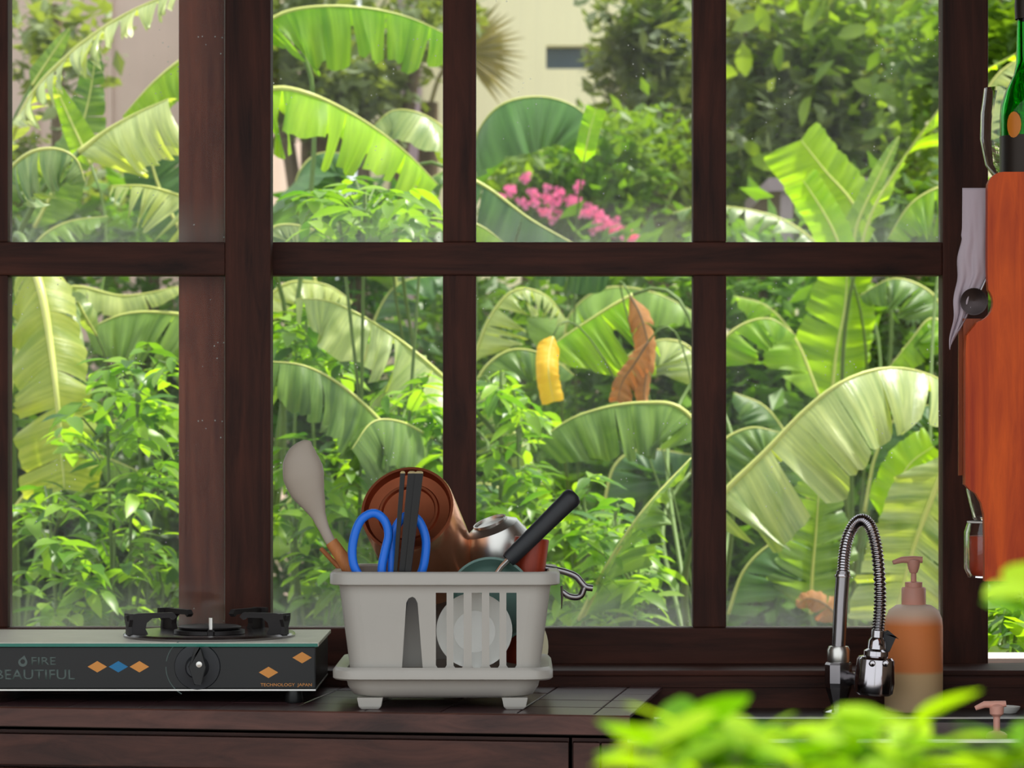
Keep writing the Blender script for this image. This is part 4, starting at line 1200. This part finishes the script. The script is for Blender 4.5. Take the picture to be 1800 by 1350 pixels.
bl(B3, [(830, 640, 8.0), (860, 560, 8.0), (905, 510, 8.0), (960, 520, 8.0), (1000, 570, 8.0)], 'b_pale', (80, 55, 85), (60, 0, 50), tear=.8, rib=8)
bl(B3, [(820, 720, 7.7), (850, 650, 7.7), (900, 615, 7.7), (960, 625, 7.7), (1010, 660, 7.7)], 'b_green', (85, 55, 85), (60, 0, 50), tear=.5, rib=8)
bl(B4, [(1020, 1090, 6.2), (1060, 1010, 6.15), (1105, 935, 6.1), (1150, 875, 6.1), (1215, 805, 6.15)], 'b_green', (28, -30, 0), (140, 40, 80), up=(-.4, -.5, .7), tear=.3, rib=15)
bl(B3, [(960, 870, 7.4), (920, 790, 7.4), (880, 730, 7.4), (840, 690, 7.4)], 'b_pale', (70, 40, 75), (70, 20, 60), up=(0, -.6, .7), tear=1, rib=8)
bl(B4, [(1250, 680, 8.3), (1210, 610, 8.3), (1150, 600, 8.3), (1080, 640, 8.3)], 'b_pale', (100, 55, 85), (50, 0, 40), tear=.3, rib=8)
bl(B8, [(1060, 900, 8.8), (1080, 820, 8.8), (1130, 790, 8.8), (1220, 800, 8.8)], 'b_deep', (120, 50, 85), (80, 0, 40), tear=.4, rib=8)
bl(B8, [(930, 960, 8.8), (900, 880, 8.8), (850, 850, 8.8), (780, 870, 8.8)], 'b_deep', (120, 50, 85), (80, 0, 40), tear=.4, rib=8)
# --- fourth pane, lower
bl(B5, [(1245, 905, 6.5), (1280, 858, 6.5), (1345, 795, 6.5), (1415, 722, 6.5), (1480, 672, 6.5), (1550, 648, 6.55), (1620, 654, 6.6), (1700, 690, 6.65)], 'b_pale', (165, 52, 84), (60, 10, 60), tear=.45, taper=.22, rib=15, slant=-.1)
bl(B6, [(1670, 800, 6.9), (1640, 870, 6.9), (1612, 945, 6.9), (1592, 1010, 6.9), (1570, 1090, 6.9)], 'b_pale', (90, 10, 40), (110, 10, 40), up=(0, -1, .2), tear=.3, rib=15, taper=.2, blunt=True)
bl(B6, [(1425, 1080, 7.3), (1428, 1010, 7.3), (1434, 940, 7.3), (1440, 850, 7.3)], 'b_green', (85, 10, 40), (85, 10, 40), up=(0, -1, .2), tear=.5, rib=9, taper=.3)
bl(B6, [(1560, 920, 7.5), (1575, 860, 7.5), (1600, 815, 7.5), (1640, 785, 7.5)], 'b_lime', (30, 10, 30), (46, 10, 40), up=(0, -1, .2), tear=0, rib=5, blunt=True)
bl(B5, [(1215, 830, 7.6), (1270, 775, 7.6), (1320, 752, 7.6), (1370, 760, 7.6)], 'b_green', (90, 50, 80), (40, 0, 40), tear=.1, rib=9)
bl(B7, [(1460, 720, 8.9), (1470, 620, 8.9), (1485, 540, 8.9), (1490, 460, 8.9)], 'b_bright', (70, 5, 30), (80, 5, 30), up=(0, -1, .1), tear=.2, rib=8, taper=.3)
bl(B7, [(1440, 700, 8.8), (1400, 600, 8.8), (1350, 540, 8.8), (1290, 520, 8.8)], 'b_bright', (85, 40, 80), (70, 0, 40), tear=.5, rib=8)
bl(B6, [(1690, 600, 8.0), (1640, 560, 8.0), (1600, 600, 8.0), (1560, 650, 8.0)], 'b_bright', (80, 40, 80), (50, 0, 40), tear=.3, rib=8)
bl(B6, [(1670, 560, 8.4), (1630, 510, 8.4), (1570, 490, 8.4), (1510, 520, 8.4)], 'b_green', (100, 40, 80), (70, 0, 40), tear=.3, rib=8)
bl(B5, [(1240, 640, 7.8), (1290, 580, 7.8), (1350, 560, 7.8), (1400, 590, 7.8)], 'b_bright', (80, 50, 80), (50, 0, 40), tear=.4, rib=8)
bl(B7, [(1420, 880, 8.6), (1400, 800, 8.6), (1350, 720, 8.6), (1290, 690, 8.6)], 'b_green', (85, 40, 80), (70, 0, 40), tear=.4, rib=9)
bl(B7, [(1520, 900, 8.6), (1540, 800, 8.6), (1580, 730, 8.6), (1640, 710, 8.6)], 'b_deep', (110, 40, 80), (80, 0, 40), tear=.4, rib=9)
bl(B5, [(1280, 1080, 7.4), (1310, 1000, 7.4), (1370, 950, 7.4), (1440, 960, 7.4)], 'b_deep', (110, 50, 85), (60, 0, 40), tear=.5, rib=9)
bl(B6, [(1480, 1090, 7.1), (1450, 1062, 7.1), (1420, 1052, 7.1), (1400, 1066, 7.1)], 'b_brown', (26, 10, 50), (30, 10, 50), up=(0, -1, .3), tear=.4, rib=4, ribmat='bark')


# ------------------------------------------------------------------ leafy shrubs (leaves as parts)
def leaf_mesh(name, L, W, mat, droop=.25, fold=.25, seg=4):
    """pointed leaf along +X, width along Y, base at the origin"""
    vs, fs = [], []
    for k in range(seg + 1):
        f = k / seg
        w_ = W * .5 * math.sin(math.pi * min(f * .92 + .04, 1)) ** .8 if 0 < k < seg else W * .03
        z = -droop * L * f * f
        x = L * f
        vs += [(x, -w_, z + w_ * fold), (x, 0, z), (x, w_, z + w_ * fold)]
    for k in range(seg):
        a = k * 3
        fs += [(a, a + 3, a + 4, a + 1), (a + 1, a + 4, a + 5, a + 2)]
    me = bpy.data.meshes.new(name)
    me.from_pydata(vs, [], fs)
    me.materials.append(mat)
    me.shade_smooth()
    return me


SHL = [leaf_mesh('shrub_leaf', .066, .026, M['s_lime']), leaf_mesh('shrub_leaf', .056, .024, M['s_mid'], .35), leaf_mesh('shrub_leaf', .074, .028, M['s_lime'], .45)]


def frame_mat(loc, xdir, roll, sc_):
    x = Vector(xdir).normalized()
    up = Vector((0, 0, 1)) - x * x.z
    if up.length < .05: up = Vector((0, 1, 0))
    up.normalize()
    y = up.cross(x)
    m = Matrix(((x.x, y.x, up.x), (x.y, y.y, up.y), (x.z, y.z, up.z))).to_4x4()
    return Matrix.Translation(loc) @ m @ Matrix.Rotation(roll, 4, 'X') @ Matrix.Diagonal((sc_, sc_, sc_, 1))


def shrub(px, d, label, blobs, nspr, rnd, meshes=SHL, per=6, sc_=1.0, cap=300):
    """blobs: (px,py,rx,ry) regions that hold the sprigs"""
    b = P(px, 0, d); b.z = -.02
    t = thing('leafy_shrub', b, label, 'shrub', 'leafy shrubs among the banana plants')
    tot = sum(q[2] * q[3] for q in blobs)
    cnt = 0
    for (bx, by, rx, ry) in blobs:
        m = max(2, int(nspr * rx * ry / tot))
        hub = P(bx, by + ry * .8, d)
        st = MB()
        st.tube(cr([b + Vector((rnd.uniform(-.1, .1), rnd.uniform(-.1, .1), 0)), (b + hub) / 2 + Vector((rnd.uniform(-.05, .05), 0, .05)), hub, P(bx, by - ry * .6, d)], 12), [.006 - .0003 * k for k in range(12)], 6)
        for k in range(m):
            a = rnd.uniform(0, 2 * math.pi); r = math.sqrt(rnd.random())
            dd = d + rnd.uniform(-.35, .35)
            c = P(bx + rx * r * math.cos(a), by + ry * r * math.sin(a), dd)
            hubp = P(bx + (rx * r * math.cos(a)) * .3, by + ry * r * math.sin(a) + ry * .35, d)
            st.tube([hubp, (hubp + c) / 2 + Vector((0, 0, .02)), c], [.003, .0025, .0015], 4)
            head = rnd.uniform(0, 2 * math.pi)
            for q in range(per):
                if cnt >= cap: break
                an = head + q * 2 * math.pi / per + rnd.uniform(-.3, .3)
                dv = Vector((math.cos(an), math.sin(an) * .8, rnd.uniform(-.45, .35)))
                inst('leaf', rnd.choice(meshes), t, frame_mat(c + Vector((0, 0, rnd.uniform(-.02, .02))), dv, rnd.uniform(-.5, .5), sc_ * rnd.uniform(.75, 1.25)))
                cnt += 1
        st.build('stem', M['petiole'], t, smooth=60)
    return t


rs = random.Random(11)
shrub(215, 6.4, 'lime leafy shrub filling the lower left pane above the stove', [(240, 650, 70, 60), (190, 740, 90, 70), (280, 780, 60, 90), (230, 860, 100, 60)], 50, rs)
shrub(150, 6.3, 'low lime shrub at the foot of the lower left pane', [(90, 900, 70, 70), (200, 980, 120, 60), (110, 1040, 90, 60), (280, 1040, 60, 60)], 50, rs)
shrub(560, 6.6, 'lime shrub around the grey spoon head beside the double post', [(520, 820, 50, 50), (600, 880, 60, 50), (520, 930, 50, 70), (580, 1010, 90, 60)], 48, rs)
shrub(700, 6.7, 'lime shrub beside the copper canister against the centre mullion', [(700, 730, 80, 40), (730, 690, 50, 50), (660, 790, 80, 40), (730, 810, 50, 60)], 40, rs)
shrub(560, 7.0, 'shrub sprigs high in the lower second pane behind the post', [(540, 570, 70, 40), (520, 640, 50, 40), (600, 620, 50, 40)], 32, rs)
shrub(650, 6.5, 'sunlit shrub sprigs along the middle rail of the second pane', [(640, 360, 100, 35), (600, 400, 70, 20), (740, 400, 40, 40)], 30, rs, sc_=1.15)
shrub(900, 6.8, 'lime shrub between the mullion and the yellowed banana leaf', [(880, 680, 50, 50), (910, 730, 60, 50), (880, 830, 70, 40), (900, 930, 70, 60)], 46, rs)
shrub(1070, 6.45, 'lime shrub behind the black pan handle', [(1030, 880, 60, 40), (1080, 930, 60, 50), (1010, 980, 60, 50), (1120, 1010, 70, 50), (1060, 1060, 100, 40)], 50, rs)
shrub(1765, 5.3, 'bright leaves in the open gap under the orange board', [(1770, 1100, 50, 50), (1790, 1060, 40, 30)], 14, rs, per=7, sc_=1.0)

# ------------------------------------------------------------------ hedge and trees behind (too many leaves to pick apart)
def quads(n, fn, size, rnd):
    mb = MB()
    for _ in range(n):
        c = fn()
        if c is None: continue
        a = Vector((rnd.gauss(0, 1), rnd.gauss(0, 1), rnd.gauss(0, .7))).normalized()
        b = a.cross(Vector((rnd.gauss(0, .5), rnd.gauss(0, .5), 1))).normalized()
        u = a.cross(b)
        L_ = size * rnd.uniform(.6, 1.3); W_ = L_ * .46
        base = len(mb.v)
        mb.v += [c, c + a * L_ * .5 + b * W_ * .5 + u * W_ * .12, c + a * L_, c + a * L_ * .5 - b * W_ * .5 + u * W_ * .12]
        mb.f += [(base, base + 1, base + 2), (base, base + 2, base + 3)]
    return mb


def raw_build(mb, name, mat, parent):
    me = bpy.data.meshes.new(name)
    off = WO[parent.name]
    me.from_pydata([v - off for v in mb.v], [], mb.f)
    me.materials.append(mat)
    o = bpy.data.objects.new(name, me); COL.objects.link(o); o.parent = parent
    return o


def mass(name, px, d, label, cat, group, blobs, n, size, mat, rnd, trunk=.05, extra=None, lobes=None):
    """blobs (px,py,rx,ry,depth radius): clumped foliage"""
    b = P(px, 0, d); b.z = -.02
    t = thing(name, b, label, cat, group)
    tot = sum(q[2] * q[3] for q in blobs)
    parts = {}
    for (bx, by, rx, ry, rd) in blobs:
        m = int(n * rx * ry / tot)
        c0 = P(bx, by, d); R3 = Vector((rx * d / F, rd, ry * d / F))
        # leaf clumps on branchlets
        ncl = max(4, m // 26)
        cl = []
        for _ in range(ncl):
            v = Vector((rnd.gauss(0, 1), rnd.gauss(0, 1), rnd.gauss(0, 1))).normalized() * (rnd.random() ** .45)
            cl.append(c0 + Vector((v.x * R3.x, v.y * R3.y, v.z * R3.z)))
        sig = min(R3.x, R3.z) * .16 + size * .6
        fn = lambda: (lambda q: q + Vector((rnd.gauss(0, sig), rnd.gauss(0, sig), rnd.gauss(0, sig * .8))))(rnd.choice(cl))
        mm = mat if not extra or rnd.random() < .6 else extra
        parts.setdefault(mm, MB())
        q = quads(m, fn, size, rnd)
        parts[mm].add(q.v, q.f)
        st = MB().tube(cr([b, (b + c0) / 2 + Vector((rnd.uniform(-.1, .1), 0, .1)), c0, c0 + Vector((0, 0, R3.z * .6))], 8), [trunk * (1 - k / 9) + .004 for k in range(8)], 6)
        st.build('branch', M['bark'], t, smooth=60)
    for mm, q in parts.items():
        o = raw_build(q, 'foliage', M[mm], t)
        o['kind'] = 'stuff'
    return t


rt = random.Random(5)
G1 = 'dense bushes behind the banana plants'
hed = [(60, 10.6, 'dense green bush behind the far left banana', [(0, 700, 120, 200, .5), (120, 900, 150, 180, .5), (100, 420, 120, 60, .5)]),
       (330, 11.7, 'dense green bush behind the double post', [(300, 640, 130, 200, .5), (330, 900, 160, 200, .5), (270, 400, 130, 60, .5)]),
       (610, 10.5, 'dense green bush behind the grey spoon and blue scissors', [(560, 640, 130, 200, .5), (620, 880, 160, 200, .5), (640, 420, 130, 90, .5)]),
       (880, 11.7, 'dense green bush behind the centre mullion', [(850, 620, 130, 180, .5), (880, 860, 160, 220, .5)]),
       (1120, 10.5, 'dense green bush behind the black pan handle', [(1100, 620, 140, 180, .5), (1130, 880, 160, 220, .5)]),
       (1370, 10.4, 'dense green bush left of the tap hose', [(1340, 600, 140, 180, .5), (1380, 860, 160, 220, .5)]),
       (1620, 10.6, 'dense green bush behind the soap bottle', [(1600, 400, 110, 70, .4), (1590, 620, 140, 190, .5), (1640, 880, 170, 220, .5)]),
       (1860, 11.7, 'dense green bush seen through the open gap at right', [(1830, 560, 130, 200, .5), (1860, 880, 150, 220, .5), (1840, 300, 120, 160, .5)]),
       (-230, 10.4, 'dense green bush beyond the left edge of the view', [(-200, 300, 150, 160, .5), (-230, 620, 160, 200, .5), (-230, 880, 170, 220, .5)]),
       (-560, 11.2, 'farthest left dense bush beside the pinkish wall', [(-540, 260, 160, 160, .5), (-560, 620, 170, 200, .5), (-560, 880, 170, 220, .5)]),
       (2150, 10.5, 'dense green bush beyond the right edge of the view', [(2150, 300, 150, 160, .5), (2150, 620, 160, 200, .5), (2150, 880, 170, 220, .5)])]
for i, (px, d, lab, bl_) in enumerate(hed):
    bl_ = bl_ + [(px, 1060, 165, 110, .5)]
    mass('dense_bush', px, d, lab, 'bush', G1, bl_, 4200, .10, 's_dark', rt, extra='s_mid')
G2 = 'trees beyond the garden'
mass('flowering_shrub', 1000, 12.5, 'lime green shrub with pink flowers under the cream house wall', 'shrub', None,
     [(930, 300, 90, 50, .5), (1030, 320, 110, 60, .5), (1000, 390, 140, 40, .5), (1100, 260, 90, 60, .5)], 3600, .085, 't_lime', rt, extra='s_mid')
fs_root = bpy.data.objects['flowering_shrub']
for (px, py) in ((892, 340), (925, 332), (950, 345), (960, 380), (985, 352), (1000, 350), (1010, 354), (1035, 372), (1042, 378), (1055, 392), (1068, 400), (1078, 405), (1110, 408), (1118, 418), (1105, 420), (930, 352)):
    c = P(px, py, 11.9)
    mb = MB()
    for k in range(4):
        q = c + Vector((rt.gauss(0, .022), rt.gauss(0, .02), rt.gauss(0, .018)))
        for m in range(3):
            an = m * 2.1 + rt.random()
            a = Vector((math.cos(an), -.4, math.sin(an))) * .024; bb_ = Vector((-math.sin(an), 0, math.cos(an))) * .014
            mb.add([q, q + a * .5 + bb_, q + a, q + a * .5 - bb_], [(0, 1, 2, 3)])
    raw_build(mb, 'flower_cluster', M['pink'], fs_root)
mass('leafy_tree', 1160, 15.8, 'grey green tree leaning over the cream house wall', 'tree', G2,
     [(1125, 50, 60, 60, .7), (1180, 130, 80, 90, .8), (1100, 100, 30, 35, .4), (1190, 20, 90, 60, .8), (1170, 250, 90, 80, .8), (1150, 190, 50, 40, .6), (1210, 360, 60, 80, .7)], 5200, .11, 't_grey', rt, .07, extra='t_lime')
mass('leafy_tree', 1420, 13.5, 'tall mixed green tree filling the upper right pane', 'tree', G2,
     [(1320, 60, 90, 90, .8), (1440, 70, 100, 90, .8), (1560, 60, 100, 90, .8), (1330, 220, 90, 90, .8), (1450, 210, 90, 80, .8), (1570, 200, 90, 90, .8), (1400, 330, 120, 70, .7), (1280, 330, 60, 80, .7), (1600, 310, 90, 70, .7)], 7800, .11, 't_grey', rt, .08, extra='t_lime')
mass('leafy_tree', 1780, 11.9, 'yellow green tree in the gap beside the wine bottle', 'tree', G2,
     [(1760, 40, 80, 80, .7), (1680, 100, 70, 90, .7), (1800, 180, 80, 80, .7)], 2600, .11, 't_lime', rt, .06, extra='t_grey')
mass('leafy_tree', 560, 15.0, 'dull grey tree behind the top banana leaf', 'tree', G2,
     [(560, 20, 90, 50, .7), (540, 170, 90, 70, .7), (640, 160, 60, 60, .7), (740, 40, 60, 60, .7), (480, 80, 50, 80, .7)], 3000, .11, 't_grey', rt, .06)
mass('leafy_tree', 130, 13.0, 'loose tree before the pinkish wall at the upper left', 'tree', G2,
     [(100, 60, 50, 70, .5), (40, 330, 70, 80, .5), (200, 370, 100, 60, .5)], 1500, .11, 't_grey', rt, .05)
# larger sunlit leaves in the right tree, as parts
rl = random.Random(3)
tr2 = bpy.data.objects['leafy_tree.001']
BL = leaf_mesh('big_leaf', .13, .07, M['t_lime'], .2, .15)
for (px, py, an) in ((1300, 130, 170), (1310, 140, 100), (1415, 60, 60), (1430, 40, 100), (1440, 30, 80), (1470, 70, 20), (1500, 150, -20), (1520, 160, 10), (1535, 150, -30), (1565, 100, 80), (1605, 100, 70), (1430, 150, 60), (1425, 165, 240), (1510, 240, 30), (1615, 180, 60), (1350, 60, 120), (1290, 60, 30), (1540, 20, 90), (1560, 30, 60), (1370, 130, 100), (1370, 290, 160), (1340, 280, 140)):
    for k in range(1):
        a = math.radians(an + k * 40)
        inst('leaf', BL, tr2, frame_mat(P(px + rl.uniform(-6, 6), py + rl.uniform(-6, 6), 12.6), (math.cos(a), -.3, math.sin(a)), math.radians(60) + rl.uniform(-.4, .4), rl.uniform(.8, 1.2)))

# fan palm frond before the cream wall
pf = P(760, 0, 15.5); pf.z = -.02
t = thing('fan_palm', pf, 'fan palm with one brownish frond against the cream house wall', 'palm')
hubp = P(812, 92, 15.5)
MB().tube(cr([pf, P(750, 500, 15.5), P(755, 180, 15.5)], 12), [.09 - .004 * k for k in range(12)], 8).build('trunk', M['bark'], t, smooth=60)
MB().tube(cr([P(755, 190, 15.5), P(775, 130, 15.5), hubp], 8), .012, 6).build('petiole', M['palm'], t)
for k in range(22):
    a = math.radians(80 - k * 6.3)
    L_ = (112 + 8 * math.sin(k * 2.1) - (12 if k < 4 else 0)) * S(15.5)
    dv = Vector((math.cos(a), R.uniform(-.1, .1), math.sin(a)))
    sd_ = Vector((-math.sin(a), 0, math.cos(a)))
    mb = MB()
    w_ = 5.0 * S(15.5)
    mid_ = hubp + dv * L_ * .55
    mb.add([hubp, mid_ + sd_ * w_, hubp + dv * L_ + Vector((0, 0, -.02)), mid_ - sd_ * w_, mid_ + Vector((0, -.012, 0))], [(0, 4, 1), (1, 4, 2), (2, 4, 3), (3, 4, 0)])
    mb.build('leaflet', M['palm'], t)

# ------------------------------------------------------------------ potted plant close to the camera (bottom right)
FG = [leaf_mesh('foreground_leaf', .034, .018, M['fg'], .18, .12, 6), leaf_mesh('foreground_leaf', .029, .016, M['fg'], .3, .1, 6), leaf_mesh('foreground_leaf', .038, .018, M['fg'], .12, .15, 6)]


def potted(px, d, label, tips, rnd, group, dy=0):
    b = P(px, 0, d); b.z = -.1; b.y += dy
    t = thing('potted_plant', b, label, 'potted plant', group)
    MB().lathe([(0, .001), (.10, .001), (.11, .01), (.135, .26), (.145, .27), (.145, .30), (.13, .30), (.12, .26), (0, .255)], b, n=28).build('pot', M['pot'], t, smooth=40)
    for (x, y, dd, nl) in tips:
        tip = P(x, y, d + dd)
        b0 = b + Vector((rnd.uniform(-.05, .05), rnd.uniform(-.05, .05), .25))
        pth = cr([b0, (b0 + tip) / 2 + Vector((rnd.uniform(-.02, .02), 0, 0)), tip - Vector((rnd.uniform(-.01, .01), 0, .06)), tip], 14)
        MB().tube(pth, [.004 - .0002 * k for k in range(14)], 6).build('stem', M['stem'], t, smooth=60)
        hd0 = rnd.uniform(0, 6)
        for q in range(nl):
            lvl = q // 3
            an = hd0 + (q % 3) * 2.09 + lvl * 1.05 + rnd.uniform(-.3, .3)
            p = tip - Vector((0, 0, .010 * lvl))
            dv = Vector((math.cos(an), math.sin(an), rnd.uniform(-.05, .75) - .12 * lvl))
            inst('leaf', rnd.choice(FG), t, frame_mat(p, dv, rnd.uniform(-.4, .4), rnd.uniform(.75, 1.15)))
    return t


rf = random.Random(21)
tips = [(1185, 1300, .02, 6), (1145, 1312, -.05, 7), (1235, 1300, 0, 7), (1290, 1285, .06, 6), (1350, 1300, -.04, 7), (1420, 1290, .03, 7), (1480, 1310, .05, 7), (1540, 1295, -.02, 7), (1610, 1275, .0, 7), (1640, 1310, .04, 6),
        (1180, 1350, -.08, 7), (1270, 1345, .06, 7), (1330, 1350, -.02, 7), (1400, 1345, -.07, 7), (1460, 1350, .02, 7), (1530, 1350, .05, 7), (1590, 1345, -.05, 7), (1300, 1320, 0, 6), (1380, 1322, .04, 6), (1500, 1330, -.03, 6), (1570, 1320, .05, 6)]
potted(1400, 1.22, 'blurred lime green potted plant nearest the camera before the sink', tips, rf, None)
potted(1850, 1.22, 'blurred lime plant cut off by the right edge of the picture', [(1790, 1345, 0, 6), (1815, 1320, .03, 6), (1830, 1040, .02, 5), (1860, 1300, .0, 7)], rf, None, dy=.34)
